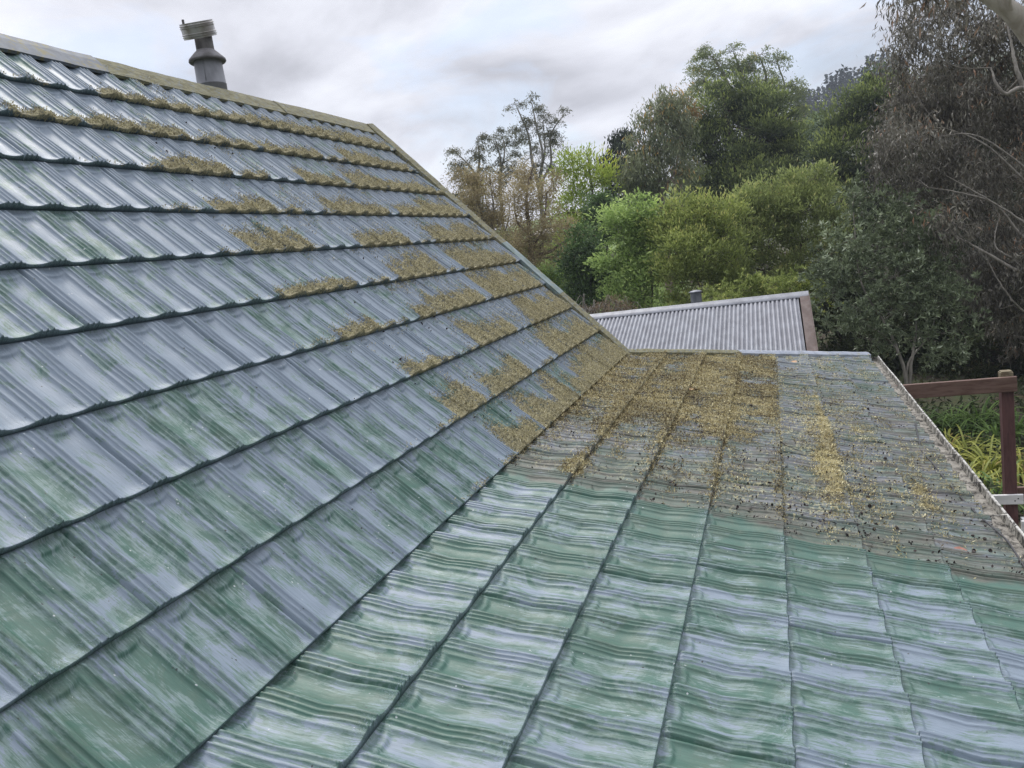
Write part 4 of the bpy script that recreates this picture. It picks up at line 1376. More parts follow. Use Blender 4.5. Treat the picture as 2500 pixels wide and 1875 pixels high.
def plant_all():
    G = 'trees beyond the house'
    # tall thin gums on the far left
    grow('gum_tree', 'tallest thin gum with small open tufts on bare upright stems', 'tree', 52, (1318, 520),
         [(1255, 255, 20, 13), (1297, 245, 17, 11), (1325, 285, 17, 12), (1376, 272, 11, 9), (1268, 338, 16, 12), (1310, 320, 20, 12), (1351, 298, 15, 11), (1283, 288, 16, 11), (1297, 365, 26, 18), (1340, 345, 16, 13), (1325, 395, 28, 20), (1255, 315, 10, 8), (1350, 420, 22, 22), (1270, 385, 18, 18), (1300, 420, 22, 20), (1322, 265, 12, 8), (1290, 310, 16, 10), (1340, 320, 14, 10), (1240, 345, 10, 9)],
         'thin_gum', 'grey', 'dome', L=.19, W=.042, sub=.42, cover=1.7, seed=11, group=G,
         stems=[(.17, [(1318, 470), (1300, 400), (1290, 330), (1262, 262)], True), (.13, [(1318, 450), (1325, 380), (1310, 310), (1298, 250)], True), (.13, [(1322, 460), (1345, 400), (1345, 330), (1376, 280)], True), (.11, [(1319, 455), (1330, 370), (1326, 295)], True)], twig=.022, den=1.0, tipshift=.1, flat=.5)
    grow('gum_tree', 'ragged gum with three grey tufts standing out left of the tallest thin gum', 'tree', 50, (1165, 520),
         [(1106, 368, 14, 12), (1118, 405, 18, 16), (1166, 335, 20, 13), (1160, 372, 28, 20), (1130, 440, 22, 20), (1175, 410, 30, 24), (1150, 460, 30, 24)],
         'thin_gum', 'grey', 'dome', L=.19, W=.042, sub=.42, cover=1.9, seed=12, group=G, stems=[(.13, [(1165, 460), (1150, 410), (1110, 370)], True), (.13, [(1168, 450), (1170, 390), (1166, 340)], True), (.08, [(1160, 460), (1130, 430), (1118, 405)], True)], twig=.02, den=1.0, tipshift=.1)
    grow('gum_tree', 'slim gum with a knotted dark crown between the ragged gum and the tallest thin gum', 'tree', 51, (1220, 520),
         [(1224, 322, 15, 10), (1206, 335, 12, 10), (1212, 368, 24, 18), (1238, 392, 20, 20), (1215, 420, 26, 26), (1245, 440, 22, 22)],
         'thin_gum', 'grey', 'dome', L=.19, W=.042, sub=.40, cover=1.9, seed=13, group=G, stems=[(.12, [(1220, 460), (1222, 390), (1208, 340)], True), (.1, [(1222, 450), (1232, 370), (1225, 325)], True)], twig=.02, den=1.0, tipshift=.1)
    # dark trees on the far skyline beside the gable
    grow('conifer_tree', 'dark rounded conifer far off, just right of the gable edge', 'tree', 85, (1118, 545), [(1118, 492, 17, 17), (1110, 515, 16, 16), (1130, 520, 16, 16)], 'conifer', 'dark', 'spray', L=.5, W=.2, sub=.7, cover=2.2, seed=14, group=G, limbs=False)
    grow('conifer_tree', 'dark broad conifer far off behind the left tan tree', 'tree', 88, (1165, 560), [(1150, 500, 16, 20), (1165, 525, 26, 22), (1190, 540, 24, 20), (1150, 545, 20, 18)], 'conifer', 'dark', 'spray', L=.5, W=.2, sub=.8, cover=2.2, seed=15, group=G, limbs=False)
    # tan budding trees
    grow('budding_tree', 'tan budding tree with hazy fine twigs right beside the gable edge', 'tree', 30, (1190, 690),
         [(1135, 440, 34, 34), (1190, 450, 40, 40), (1150, 490, 44, 40), (1215, 500, 40, 44), (1175, 540, 52, 44), (1240, 560, 36, 44), (1150, 590, 52, 40), (1215, 620, 50, 44), (1130, 540, 26, 30), (1170, 640, 44, 30)],
         'tan', 'grey', 'spray', L=.085, W=.034, sub=.30, cover=2.6, seed=16, group=G, twig=.008, tr=.11, den=1.0, tipshift=.05, flat=.9, hollow=.25, thick=.9, stems=[(.10, [(1190, 600), (1175, 520), (1150, 440)], True), (.09, [(1192, 610), (1205, 520), (1195, 430)], True), (.07, [(1194, 620), (1235, 560), (1245, 500)], True)])
    grow('budding_tree', 'tan budding tree in front of the tall thin gum, its low boughs reaching right', 'tree', 28, (1297, 690),
         [(1300, 430, 32, 36), (1270, 480, 36, 44), (1325, 480, 36, 44), (1290, 540, 46, 44), (1345, 540, 30, 40), (1255, 590, 40, 36), (1320, 600, 46, 36), (1375, 560, 30, 20), (1400, 590, 30, 16), (1365, 620, 40, 20), (1285, 640, 40, 24), (1350, 440, 22, 30)],
         'tan', 'brown', 'spray', L=.085, W=.034, sub=.28, cover=2.3, seed=17, group=G, twig=.008, tr=.12, den=1.0, tipshift=.05, flat=.9, hollow=.25, thick=.9, stems=[(.12, [(1297, 640), (1292, 560), (1285, 480), (1300, 410)], True), (.09, [(1297, 630), (1325, 560), (1335, 470)], True), (.08, [(1297, 650), (1350, 610), (1400, 575), (1420, 555)], True), (.06, [(1297, 600), (1262, 540), (1255, 470)], True)])
    # yellow-green and dark pair
    grow('willow_tree', 'yellow-green feathery tree between the tan trees and the dark conifer', 'tree', 36, (1425, 640),
         [(1395, 385, 22, 20), (1380, 415, 26, 26), (1430, 420, 32, 32), (1465, 440, 24, 28), (1395, 465, 36, 34), (1445, 480, 34, 30), (1385, 520, 36, 34), (1430, 540, 46, 34), (1400, 580, 40, 30), (1435, 375, 12, 16), (1480, 425, 16, 20)],
         'willow', 'brown', 'up', L=.20, W=.055, sub=.36, cover=1.0, seed=18, group=G, twig=.012, tr=.14, flat=1.0, tipshift=.2)
    grow('yew_tree', 'dark green rounded tree under the yellow-green feathery tree', 'tree', 33, (1475, 640),
         [(1470, 505, 36, 34), (1495, 520, 26, 30), (1445, 530, 24, 22), (1480, 550, 40, 30), (1455, 575, 36, 26), (1500, 570, 26, 26)], 'deep', 'dark', 'spray', L=.14, W=.05, sub=.34, cover=2.0, seed=19, group=G, tr=.12)
    grow('macrocarpa_tree', 'blackish macrocarpa with drooping layered boughs behind the brown-topped gum', 'tree', 48, (1530, 560),
         [(1530, 330, 14, 14), (1500, 340, 20, 8), (1515, 362, 34, 12), (1490, 388, 34, 10), (1540, 380, 34, 14), (1475, 405, 26, 9), (1515, 410, 44, 16), (1545, 430, 44, 20), (1495, 440, 34, 16), (1520, 460, 44, 20), (1560, 460, 30, 30)],
         'conifer', 'dark', 'hang', L=.26, W=.07, sub=.36, cover=1.8, seed=20, group=G, tr=.22, flat=.45, tipshift=.1)
    # brown-topped gum with a pinkish trunk
    grow('gum_tree', 'gum with rusty brown top and pinkish trunk left of the big dark wattle', 'tree', 36, (1625, 600),
         [(1620, 240, 18, 24), (1600, 268, 30, 24), (1650, 260, 24, 26), (1580, 300, 34, 28), (1625, 310, 42, 36), (1665, 300, 34, 36), (1560, 345, 36, 30), (1600, 370, 44, 36), (1645, 370, 40, 40), (1545, 395, 34, 30), (1580, 420, 40, 34), (1560, 460, 36, 40), (1605, 470, 36, 34), (1640, 440, 36, 40), (1665, 420, 30, 40), (1590, 510, 36, 30), (1630, 510, 30, 30), (1540, 430, 24, 24)],
         'gum_grey', 'pink', 'hang', L=.24, W=.048, sub=.40, cover=1.15, seed=21, group=G, twig=.014, tr=.22, tipshift=.25, flat=.9,
         stems=[(.20, [(1622, 532), (1612, 460), (1607, 380), (1612, 300), (1620, 245)], True), (.10, [(1618, 500), (1595, 430), (1570, 360)], True), (.09, [(1620, 490), (1650, 410), (1662, 320)], True)])
    grow('gum_tree', 'small rusty gum spray showing between the brown-topped gum and the wattle', 'tree', 38, (1675, 560), [(1660, 255, 24, 18), (1680, 280, 16, 20), (1635, 275, 22, 14)], 'rust', 'pink', 'hang', L=.22, W=.045, sub=.34, cover=1.0, seed=22, group=G, tr=.08, twig=.012)
    # tall domed eucalypt at the back
    grow('eucalyptus_tree', 'tall domed eucalypt with olive tufts rising highest in the middle', 'tree', 58, (1830, 560),
         [(1736, 138, 36, 17), (1716, 130, 16, 14), (1790, 124, 40, 16), (1852, 133, 32, 16), (1765, 168, 38, 20), (1810, 180, 40, 20), (1895, 152, 28, 22), (1866, 195, 38, 20), (1931, 210, 26, 22), (1902, 215, 30, 18), (1718, 202, 30, 22), (1690, 235, 22, 20), (1953, 255, 20, 20), (1760, 215, 34, 20), (1945, 285, 26, 20), (1710, 165, 22, 16), (1830, 155, 26, 16), (1960, 300, 20, 20), (1925, 240, 28, 20), (1890, 250, 40, 22), (1840, 225, 40, 24)],
         'gum_top', 'grey', 'dome', L=.22, W=.060, sub=.52, cover=1.35, seed=23, group=G, twig=.025, tr=.34, den=1.25, tipshift=.3, flat=.6,
         stems=[(.32, [(1825, 350), (1800, 270), (1770, 190), (1745, 145)], True), (.22, [(1828, 330), (1830, 250), (1815, 190), (1792, 130)], True), (.22, [(1830, 340), (1860, 250), (1870, 190), (1856, 140)], True), (.18, [(1832, 340), (1890, 270), (1915, 215), (1900, 160)], True)])
    # big wattles
    W1 = [(1790, 520, 80, 30), (1700, 520, 50, 30), (1880, 530, 60, 30), (1765, 235, 60, 32), (1830, 240, 52, 34), (1720, 290, 44, 38), (1790, 285, 60, 40), (1885, 290, 58, 44), (1930, 330, 40, 42), (1845, 320, 60, 40), (1740, 350, 60, 46), (1800, 380, 70, 46), (1880, 370, 60, 46), (1950, 390, 36, 40), (1710, 400, 50, 44), (1760, 440, 70, 44), (1840, 440, 74, 46), (1910, 440, 60, 40), (1690, 340, 34, 40), (1948, 352, 22, 26), (1715, 470, 60, 40), (1860, 490, 80, 36)]
    grow('wattle_tree', 'big dark green wattle with bright new tips under the tall domed eucalypt', 'tree', 40, (1810, 640), W1, 'wattle', 'dark', 'up', L=.19, W=.060, sub=.50, cover=1.8, seed=24, group=G, twig=.014, tr=.26, tipshift=.60, flat=.75, hollow=.72)
    W2 = [(2150, 205, 36, 30), (2180, 195, 24, 24), (2112, 245, 50, 34), (2062, 268, 40, 30), (2150, 265, 40, 40), (2056, 325, 34, 34), (2095, 315, 56, 44), (2150, 340, 46, 50), (2026, 395, 32, 32), (2065, 385, 54, 44), (2130, 410, 60, 46), (2020, 435, 44, 34), (2085, 460, 66, 40), (2170, 300, 30, 60), (2200, 240, 30, 50), (2190, 400, 40, 60), (2150, 480, 60, 40)]
    grow('wattle_tree', 'dark green wattle with yellowish upper clumps below the pines on the hill', 'tree', 36, (2110, 660), W2, 'wattle', 'dark', 'up', L=.18, W=.056, sub=.44, cover=1.8, seed=25, group=G, twig=.014, tr=.22, tipshift=.60, flat=.75, hollow=.72)
    # middle distance shrubs
    grow('shrub', 'bright light green bushy shrub behind the left end of the shed', 'shrub', 23, (1550, 760),
         [(1530, 520, 36, 30), (1580, 510, 26, 30), (1510, 565, 40, 36), (1565, 560, 44, 40), (1605, 580, 30, 40), (1500, 620, 36, 36), (1550, 630, 52, 44), (1590, 660, 44, 44), (1530, 690, 48, 40), (1575, 720, 56, 34), (1600, 540, 24, 30)],
         'bright', 'grey', 'spray', L=.14, W=.055, sub=.28, cover=1.5, seed=26, group='shrubs behind the shed', twig=.008, tr=.07, tipshift=.42, flat=.7, hollow=.7)
    grow('shrub', 'dull dark green upright shrub left of the bright light green one', 'shrub', 25, (1425, 770),
         [(1425, 590, 30, 36), (1408, 640, 34, 40), (1445, 645, 32, 40), (1400, 700, 36, 36), (1440, 710, 46, 40), (1470, 690, 26, 40), (1425, 750, 50, 26)], 'deep', 'dark', 'spray', L=.12, W=.05, sub=.26, cover=1.9, seed=27, group='shrubs behind the shed', tr=.07, twig=.008)
    grow('kanuka_shrub', 'yellow-olive feathery shrub right of the bright green one behind the shed vent', 'shrub', 22, (1700, 770),
         [(1690, 520, 50, 30), (1645, 560, 38, 40), (1715, 565, 50, 40), (1650, 620, 46, 46), (1720, 625, 54, 46), (1770, 580, 36, 40), (1665, 690, 56, 46), (1740, 690, 56, 46), (1770, 640, 40, 44), (1640, 500, 24, 20), (1740, 520, 44, 34), (1785, 500, 30, 28), (1620, 560, 34, 36), (1700, 745, 70, 30)],
         'olive', 'brown', 'up', L=.115, W=.036, sub=.26, cover=1.45, seed=28, group='shrubs behind the shed', twig=.007, tr=.07, tipshift=.30, flat=.8, hollow=.72)
    grow('kanuka_shrub', 'tall broad olive-green feathery shrub in the middle behind the shed ridge', 'shrub', 23.5, (1900, 780),
         [(1985, 435, 38, 32), (1945, 465, 44, 36), (1885, 478, 50, 34), (1835, 500, 40, 34), (2010, 495, 42, 40), (1960, 520, 56, 40), (1890, 535, 60, 42), (1825, 555, 52, 44), (2025, 560, 40, 44), (1960, 590, 60, 44), (1880, 605, 64, 46), (1815, 620, 46, 44), (2020, 630, 46, 50), (1950, 660, 60, 44), (1870, 670, 60, 44), (1800, 690, 50, 40), (2040, 700, 46, 50), (1790, 545, 44, 44), (1775, 620, 40, 50), (1935, 725, 80, 34), (1925, 440, 24, 20)],
         'olive2', 'brown', 'up', L=.12, W=.036, sub=.27, cover=1.40, seed=29, group='shrubs behind the shed', twig=.008, tr=.09, tipshift=.30, flat=.8, hollow=.72)
    grow('shrub', 'low olive shrub with stiff leaves just behind the shed ridge beside the vent', 'shrub', 17.6, (1850, 790),
         [(1760, 722, 38, 22), (1815, 708, 44, 24), (1875, 702, 46, 28), (1930, 704, 40, 30), (1975, 720, 40, 36), (1850, 735, 90, 20)], 'olive', 'brown', 'rosette', L=.085, W=.026, sub=.16, cover=1.5, seed=30, group='shrubs behind the shed', twig=.006, tr=.05)
    grow('dead_shrub', 'tangle of dry brown arching stems at the left end of the shed ridge', 'shrub', 17.4, (1465, 800),
         [(1440, 755, 34, 20), (1490, 752, 34, 20), (1520, 765, 26, 16)], 'dry', 'grey', 'spray', L=.06, W=.012, sub=.14, cover=.6, seed=31, twig=.006, tr=.02,
         extra=lambda mb, root: [mb.tube(smooth_path([at(x, 790, 17.4), at(x + dx * .5, y - 12, 17.3), at(x + dx, y + 6, 17.2)], 9), np.linspace(.008, .004, 9), 5) for x, dx, y in zip(np.linspace(1410, 1530, 34), np.random.default_rng(3).uniform(-45, 45, 34), np.random.default_rng(4).uniform(728, 765, 34))])
    grow('hedge_shrub', 'small bright green rounded bush low beside the gable edge', 'shrub', 29, (1330, 720), [(1318, 678, 30, 22), (1350, 668, 34, 26), (1335, 700, 40, 24), (1380, 690, 26, 24)], 'bright', 'grey', 'spray', L=.11, W=.045, sub=.28, cover=1.7, seed=36, twig=.008, tr=.05)
    grow('hedge_shrub', 'dull olive bush in front of the pale-roofed hut', 'shrub', 40, (1360, 650), [(1330, 612, 26, 16), (1370, 615, 30, 18), (1400, 622, 30, 22)], 'olive2', 'grey', 'spray', L=.12, W=.05, sub=.32, cover=1.7, seed=37, twig=.008, tr=.05)
    # grey-green shrub with pale stems right of the shed
    grow('karo_shrub', 'grey-green broad-leaved shrub on thin pale stems behind the right end of the shed', 'shrub', 16.5, (2215, 940),
         [(2082, 482, 12, 22), (2100, 525, 26, 28), (2150, 545, 40, 30), (2200, 530, 34, 30), (2075, 585, 44, 40), (2140, 605, 56, 44), (2215, 600, 56, 44), (2270, 585, 36, 40), (2050, 650, 44, 44), (2110, 670, 60, 46), (2185, 675, 60, 46), (2260, 660, 54, 50), (2320, 650, 36, 40), (2030, 720, 40, 46), (2100, 750, 50, 40), (2180, 755, 50, 40), (2260, 740, 54, 46), (2320, 730, 44, 50), (2340, 800, 44, 50), (2050, 800, 44, 40), (2260, 830, 50, 40), (2120, 830, 44, 36)],
         'karo', 'grey', 'rosette', L=.105, W=.034, sub=.23, cover=1.15, seed=32, twig=.007, tr=.06, tipshift=.22, flat=.9, hollow=.6,
         stems=[(.045, [(2212, 925), (2190, 850), (2160, 790), (2100, 680), (2082, 500)], True), (.04, [(2222, 920), (2232, 840), (2236, 760), (2200, 560)], True), (.03, [(2215, 900), (2260, 830), (2300, 740)], True), (.03, [(2205, 900), (2170, 830), (2060, 760)], True)])
    # dark thicket behind
    for i, (bx, by, dp, bl, lb) in enumerate((
            (2080, 900, 21, [(2040, 660, 60, 70), (2110, 740, 70, 70), (2050, 820, 70, 60), (2130, 860, 60, 50), (2010, 760, 50, 60)], 'dark leafy thicket behind the left half of the grey-green shrub'),
            (2060, 800, 27, [(2050, 520, 60, 50), (2100, 590, 70, 60), (2010, 600, 60, 60), (2060, 680, 80, 60), (2130, 520, 50, 50), (1980, 680, 60, 60)], 'dark leafy thicket between the tall olive shrub and the grey-green shrub'),
            (2300, 940, 20, [(2260, 720, 80, 70), (2340, 820, 80, 70), (2230, 840, 70, 60), (2300, 920, 80, 50), (2380, 900, 70, 60)], 'dark leafy thicket behind the right half of the grey-green shrub'),
            (2470, 940, 19, [(2430, 720, 70, 80), (2500, 800, 70, 80), (2420, 860, 70, 60), (2490, 920, 70, 60), (2560, 850, 60, 90), (2560, 700, 60, 80)], 'dark leafy thicket at the right edge above the timber post'))):
        grow('thicket_shrub', lb, 'shrub', dp, (bx, by), bl, 'under', 'dark', 'spray', L=.14, W=.05, sub=.34, cover=1.6, seed=40 + i, group='dark thickets on the right', twig=.008, tr=.06)
    grow('tree', 'dark dense tree standing behind the huge purplish gum', 'tree', 30, (2420, 800),
         [(2260, 260, 60, 60), (2340, 210, 70, 70), (2300, 340, 70, 60), (2240, 400, 60, 60), (2380, 330, 80, 70), (2460, 240, 80, 80), (2340, 440, 80, 60), (2450, 420, 80, 80), (2280, 500, 70, 60), (2400, 540, 80, 70), (2500, 540, 80, 80), (2320, 590, 80, 60), (2440, 650, 80, 60), (2540, 360, 70, 90)],
         'under', 'dark', 'spray', L=.20, W=.08, sub=.55, cover=1.7, seed=38, group=G, twig=.012, tr=.25)
    # the big gum overhanging on the right
    T1 = [(2225, 45, 40, 44), (2290, 40, 60, 50), (2360, 60, 60, 50), (2440, 70, 60, 50), (2235, 110, 44, 40), (2300, 120, 60, 44), (2450, 150, 60, 50), (2500, 60, 60, 60), (2205, 170, 40, 36), (2265, 190, 56, 40), (2340, 200, 60, 44), (2420, 220, 60, 44), (2490, 240, 60, 60),
          (2195, 245, 40, 40), (2260, 270, 60, 44), (2340, 290, 70, 50), (2430, 310, 70, 50), (2510, 350, 60, 60), (2180, 310, 40, 40), (2245, 345, 60, 44), (2325, 370, 70, 50), (2410, 400, 80, 56), (2500, 440, 70, 60), (2160, 370, 34, 40), (2215, 415, 56, 36), (2300, 445, 70, 46), (2390, 480, 80, 50), (2480, 530, 70, 60),
          (2270, 500, 50, 36), (2340, 550, 70, 44), (2430, 590, 80, 56), (2510, 640, 60, 70), (2380, 640, 60, 44), (2440, 690, 70, 56), (2390, 740, 50, 50), (2500, 740, 70, 70), (2470, 820, 60, 60), (2590, 120, 70, 80), (2600, 300, 70, 90), (2600, 480, 70, 90), (2590, 650, 70, 80)]
    T1 = [(a, b, c, d, float(e)) for (a, b, c, d), e in zip(T1, np.random.default_rng(5).uniform(-1.1, 1.3, len(T1)))]
    grow('gum_tree', 'huge dark purplish gum with drooping narrow leaves and pale limbs on the right', 'tree', 17, (2640, 980), T1, 'gum_dark', 'grey', 'hang', L=.15, W=.027, sub=.30, cover=.95, seed=50, twig=.008, tipshift=.15, flat=.9, hollow=.2, thick=.9, bend=.16,
         stems=[(.30, [(2640, 800), (2620, 500), (2590, 250), (2560, 60), (2480, -60)], True),
                (.050, [(2600, 700, -1), (2505, 672, -1.2), (2420, 625, -1.2), (2340, 580, -1), (2276, 552, -.8)], False),
                (.036, [(2610, 640, -1), (2500, 580, -1), (2430, 500, -1.1), (2340, 470, -1), (2268, 458, -.8)], False),
                (.030, [(2600, 620, -1.2), (2480, 530, -1.3), (2400, 480, -1.2), (2310, 428, -1)], False),
                (.034, [(2610, 560, -1), (2500, 440, -1), (2400, 350, -1), (2300, 310, -.9)], False),
                (.028, [(2610, 520, -1), (2490, 400, -1.2), (2380, 330, -1.2), (2280, 335, -1)], False),
                (.10, [(2590, 320, 0), (2470, 250, .2), (2420, 165, .3), (2370, 90, .3), (2315, 36, .3)], False),
                (.06, [(2590, 260, -1), (2500, 216, -1.5), (2455, 230, -1.5), (2430, 200, -1.5), (2420, 165, -1.4)], False),
                (.05, [(2500, 216, -1.5), (2482, 170, -1.5), (2470, 110, -1.4), (2455, 40, -1.3)], False),
                (.03, [(2600, 760, -1), (2480, 640, -1.2), (2430, 600, -1.2), (2440, 520, -1)], False),
                (.03, [(2600, 800, -1), (2500, 760, -1.2), (2440, 690, -1.2), (2400, 610, -1)], False)])
    # pale limb of the nearer gum crossing the top right corner
    mb = MB()
    P = smooth_path([at(2800, 900, 11.5), at(2720, 500, 11.3), at(2600, 210, 11), at(2500, 62, 10.8), at(2440, 8, 10.7), at(2360, -40, 10.6)], 26)
    o0 = P[0].copy()
    o0[2] = float(terr(P[0][0], P[0][1]))
    root = empty('gum_tree', o0, 'pale smooth-barked gum whose thick cream limb crosses the top right corner', 'tree', G)
    mb.tube(np.concatenate([[o0 - [0, 0, .1]], P]), np.concatenate([[.30], np.linspace(.22, .085, len(P))]), 14)
    mb.tube(smooth_path([at(2478, 40, 10.75), at(2462, 10, 10.6), at(2468, -30, 10.5)], 7), np.linspace(.05, .03, 7), 8)
    mb.tube(smooth_path([at(2420, -30, 10.7), at(2300, -25, 10.9), at(2215, 2, 11.0)], 9), np.linspace(.075, .05, 9), 10)
    mb.build('trunk', BARK['pale'], root, True)
    r = np.random.default_rng(77)
    C = np.concatenate([at(x, y, 11) + r.normal(0, .28, (500, 3)) for x, y in ((2330, -60), (2440, -80), (2260, -60))])
    A = unit(r.normal(0, .42, (len(C), 3)) + np.array([0, 0, -.9]))
    Lg = .17 * r.uniform(.6, 1.3, len(C))
    v, q = leaf_mesh(C - o0, A, Lg, Lg * .075, r, .16)
    mesh_obj('crown', v, q, LV['gum_dark'], root, False, {'tint': np.repeat(r.random(len(C)), 4)})


plant_all()


# ------------------------------------------------------------------ far hill: pines, one pale tree
def pines():
    r = np.random.default_rng(8)

    def pine(hgt, seed):
        rr = np.random.default_rng(seed)
        C, A, Lg = [], [], []
        for z in np.linspace(.12, 1.0, 15):
            rad = (1 - z) * .24 * hgt + .02 * hgt
            n = int(16 + 40 * (1 - z))
            a = rr.uniform(0, 2 * np.pi, n)
            f = rr.uniform(.15, 1.0, n)
            C.append(np.stack([np.cos(a) * rad * f, np.sin(a) * rad * f, np.full(n, z * hgt) + rr.normal(0, .025 * hgt, n) - .05 * hgt * f], 1))
            A.append(np.stack([np.cos(a), np.sin(a), rr.normal(.12, .35, n)], 1))
            Lg.append(np.full(n, hgt * .09) * rr.uniform(.6, 1.3, n))
        C, A, Lg = np.concatenate(C), unit(np.concatenate(A)), np.concatenate(Lg)
        return leaf_mesh(C, A, Lg, Lg * .28, rr) + (rr.random(len(C)),)
    protos = []
    xs = np.concatenate([np.linspace(1962, 2215, 24), np.linspace(2040, 2200, 9)])
    for i, x in enumerate(xs):
        d = (250 if i < 24 else 232) + r.uniform(-6, 6)
        p = at(x + r.uniform(-4, 4), 400, d)
        p[2] = float(terr(p[0], p[1])) - .2
        if i < 3:
            root = empty('pine_tree', p, 'dark bluish pine in the row along the far hilltop', 'tree', 'pines along the far hilltop')
            v, q, t = pine(12.5, 60 + i)
            mb = MB()
            o = np.array(p)
            mb.tube([o, o + [0, 0, 6], o + [0, 0, 12]], [.22, .14, .04], 6)
            tk = mb.build('trunk', BARK['dark'], root)
            cr = mesh_obj('crown', v, q, LV['pine'], root, False, {'tint': np.repeat(t, 4)})
            protos.append((root, tk, cr))
        else:
            src = protos[i % 3]
            root = src[0].copy()
            COL.objects.link(root)
            for ch in src[1:]:
                c = ch.copy()
                COL.objects.link(c)
                c.parent = root
            root.location = Vector([float(a) for a in p])
            root.rotation_euler = (0, 0, r.uniform(0, 6))
            s = r.uniform(.8, 1.12)
            root.scale = (s, s, s)
    grow('tree', 'pale green round tree on the far hillside below the pines', 'tree', 150, (1992, 345), [(1998, 303, 22, 20), (1986, 322, 20, 18), (2012, 322, 18, 18)], 'far', 'grey', 'spray', L=.7, W=.3, sub=1.0, cover=2.0, seed=62, limbs=False, tr=.25)
    grow('tree', 'dull green tree on the far hillside under the pale green round one', 'tree', 130, (1985, 385), [(1975, 350, 26, 20), (2005, 352, 24, 18), (1985, 372, 34, 18)], 'deep', 'grey', 'spray', L=.7, W=.3, sub=1.0, cover=2.0, seed=63, limbs=False, tr=.25)


pines()


# ------------------------------------------------------------------ strap-leaved plants, undergrowth
def ground_at(px, py):
    lo, hi = 4.0, 80.0
    for d in np.arange(lo, hi, .1):
        p = at(px, py, d)
        if p[2] < terr(p[0], p[1]):
            return p
    return at(px, py, 15)


def strap_plant(px, py, n, ln, mat, lab, seed, grp):
    r = np.random.default_rng(seed)
    p = ground_at(px, py)
    p[2] = float(terr(p[0], p[1]))
    V, Q, T, m0 = [], [], [], 0
    for i in range(int(n * 1.9)):
        a = r.uniform(0, 2 * np.pi)
        h = np.array([np.cos(a), np.sin(a), 0])
        L = ln * r.uniform(.6, 1.35)
        el = r.uniform(.75, 1.35)
        k = 9
        t = np.linspace(0, 1, k)
        ang = el - t ** 1.3 * r.uniform(1.2, 2.9)
        st = np.stack([np.cos(ang)[:, None] * h[None] + np.sin(ang)[:, None] * np.array([0, 0, 1.0])], 0)[0] * L / k
        pts = np.cumsum(st, 0) + h * .03 + r.normal(0, .02, 3)
        pts[:, 2] = np.maximum(pts[:, 2], .02)
        w_ = (.012 + .006 * r.random()) * np.sin(np.clip(t * .93 + .07, 0, 1) * np.pi) ** .55
        s = np.cross(h, [0, 0, 1.0])
        up = np.cross(s, st / np.linalg.norm(st, axis=1, keepdims=True))
        v = np.concatenate([pts - s * w_[:, None] + up * w_[:, None] * .35, pts, pts + s * w_[:, None] + up * w_[:, None] * .35])
        i0 = np.arange(k - 1)
        q = np.concatenate([np.stack([i0, i0 + 1, i0 + k + 1, i0 + k], 1), np.stack([i0 + k, i0 + k + 1, i0 + 2 * k + 1, i0 + 2 * k], 1)])
        V.append(v)
        Q.append(q + m0)
        m0 += len(v)
        T.append(np.full(len(v), r.random()))
    o = mesh_obj('strap_leaf_plant', np.concatenate(V), np.concatenate(Q), LV[mat], None, True, {'tint': np.concatenate(T)})
    o.location = Vector([float(x) for x in p])
    tag(o, lab, 'plant', grp)


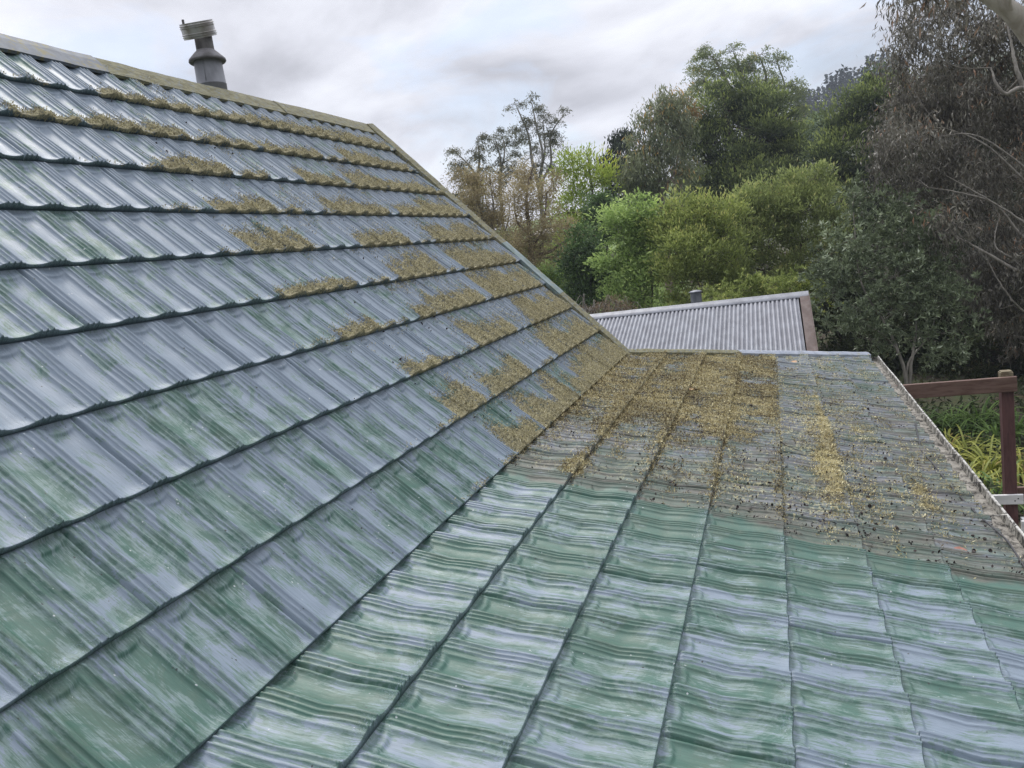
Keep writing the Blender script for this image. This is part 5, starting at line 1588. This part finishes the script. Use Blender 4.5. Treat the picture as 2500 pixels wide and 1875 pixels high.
def plants():
    g = 'strap-leaved plants below the gutter'
    sp = [(2265, 1062, 44, .85, 'strap', 'green strap-leaved clump with tall blades hard against the gutter'),
          (2330, 1052, 46, .85, 'strap', 'green strap-leaved clump in the middle between gutter and post'),
          (2395, 1060, 50, .95, 'strap', 'broad green strap-leaved clump just left of the post'),
          (2478, 1075, 46, .95, 'strap', 'green strap-leaved clump right of the post'),
          (2435, 1095, 40, .8, 'strap', 'green strap-leaved clump behind the middle of the post'),
          (2312, 1120, 44, .75, 'strap_y', 'yellowing strap-leaved clump hard against the gutter'),
          (2365, 1135, 48, .8, 'strap_y', 'yellow strap-leaved clump between gutter and post'),
          (2415, 1165, 50, .8, 'strap_y', 'bright yellow strap-leaved clump at the left foot of the post'),
          (2385, 1210, 44, .7, 'strap_y', 'yellow strap-leaved clump lowest beside the gutter, above the white board'),
          (2492, 1170, 44, .8, 'strap_y', 'yellowing strap-leaved clump right of the post'),
          (2440, 1235, 40, .7, 'strap', 'green strap-leaved clump under the white board')]
    for i, s in enumerate(sp):
        strap_plant(*s[:5], s[5], 200 + i, g)
    # low undergrowth on the bank
    r = np.random.default_rng(55)
    n = 26000
    X = r.uniform(1.6, 12, n)
    Y = r.uniform(12.5, 27, n)
    nz = vnoise(X * .8, Y * .8, 121, 3)
    keep = r.random(n) < sstep(.35, .6, nz) + .12
    X, Y, nz = X[keep], Y[keep], nz[keep]
    Z = terr(X, Y) + r.random(len(X)) ** 1.6 * (.06 + .5 * nz)
    C = np.stack([X, Y, Z], 1)
    A = unit(r.normal(0, .7, C.shape) + np.array([0, 0, .45]))
    Lg = r.uniform(.08, .22, len(C))
    v, q = leaf_mesh(C, A, Lg, Lg * .16, r, .1)
    t = np.clip(.35 + .5 * (vnoise(X * 1.3, Y * 1.3, 123, 2) - .4) + r.normal(0, .2, len(X)), 0, 1)
    o = mesh_obj('undergrowth', v, q, LV['under'], None, False, {'tint': np.repeat(t, 4)})
    tag(o, 'dark low undergrowth on the bank below the trees', 'undergrowth', kind='stuff')
    # meadow grass seen in scraps between the tan trees
    n = 30000
    X, Y = r.uniform(-24, -4, n), r.uniform(26, 60, n)
    C = np.stack([X, Y, terr(X, Y)], 1)
    A = unit(r.normal(0, .4, C.shape) + np.array([0, 0, 1]))
    Lg = r.uniform(.12, .35, n)
    v, q = leaf_mesh(C, A, Lg, Lg * .12, r, .1)
    o = mesh_obj('grass', v, q, LV['bright'], None, False, {'tint': np.repeat(r.random(n), 4)})
    tag(o, 'green meadow grass behind the tan budding trees', 'grass', kind='stuff')


plants()


def hut():
    p = at(1352, 588, 46)
    x, y = p[0], p[1]
    z = float(terr(x, y))
    zt = max(p[2] + .3, z + 1.5)
    root = empty('hut', (x, y, z), 'low pale-roofed hut glimpsed through the tan budding trees', 'hut')
    b = MB()
    b.hexa([(x - 1.0, y - 1, z - .2), (x + 1.0, y - 1, z - .2), (x + 1.0, y + 1, z - .2), (x - 1.0, y + 1, z - .2), (x - 1.0, y - 1, zt - .45), (x + 1.0, y - 1, zt - .45), (x + 1.0, y + 1, zt - .45), (x - 1.0, y + 1, zt - .45)])
    b.build('wall', mat_simple('grey_hut_wall', ((.12, .11, .10), (.19, .175, .16)), (3, 3, 14), .8), root)
    b = MB()
    b.hexa([(x - 1.2, y - 1.25, zt - .43), (x + 1.2, y - 1.25, zt - .43), (x + 1.2, y + 1.2, zt - .10), (x - 1.2, y + 1.2, zt - .10), (x - 1.2, y - 1.25, zt - .38), (x + 1.2, y - 1.25, zt - .38), (x + 1.2, y + 1.2, zt - .05), (x - 1.2, y + 1.2, zt - .05)])
    b.build('roof', mat_simple('pale_hut_roof', ((.34, .31, .28), (.48, .45, .42)), (5, 5, 5), .7), root)


hut()
open('/tmp/leaves.txt', 'w').write(str(sum(NL.values())) + str(NL))


# ------------------------------------------------------------------ thin air between here and the hill
def haze():
    mb = MB()
    x0, x1, y0, y1, z0, z1 = -260, 330, -12, 420, -1.5, 75
    mb.hexa([(x0, y0, z0), (x1, y0, z0), (x1, y1, z0), (x0, y1, z0), (x0, y0, z1), (x1, y0, z1), (x1, y1, z1), (x0, y1, z1)])
    m, t, out = new_mat('haze')
    v = N(t, 'ShaderNodeVolumePrincipled', in_Density=0.0008, in_Color=(0.78, 0.84, 0.95, 1))
    t.links.new(v.outputs[0], out.inputs['Volume'])
    o = mb.build('haze', m)
    o['kind'] = 'stuff'
    tag(o, 'thin bluish haze in the air over the whole valley', 'haze')


haze()
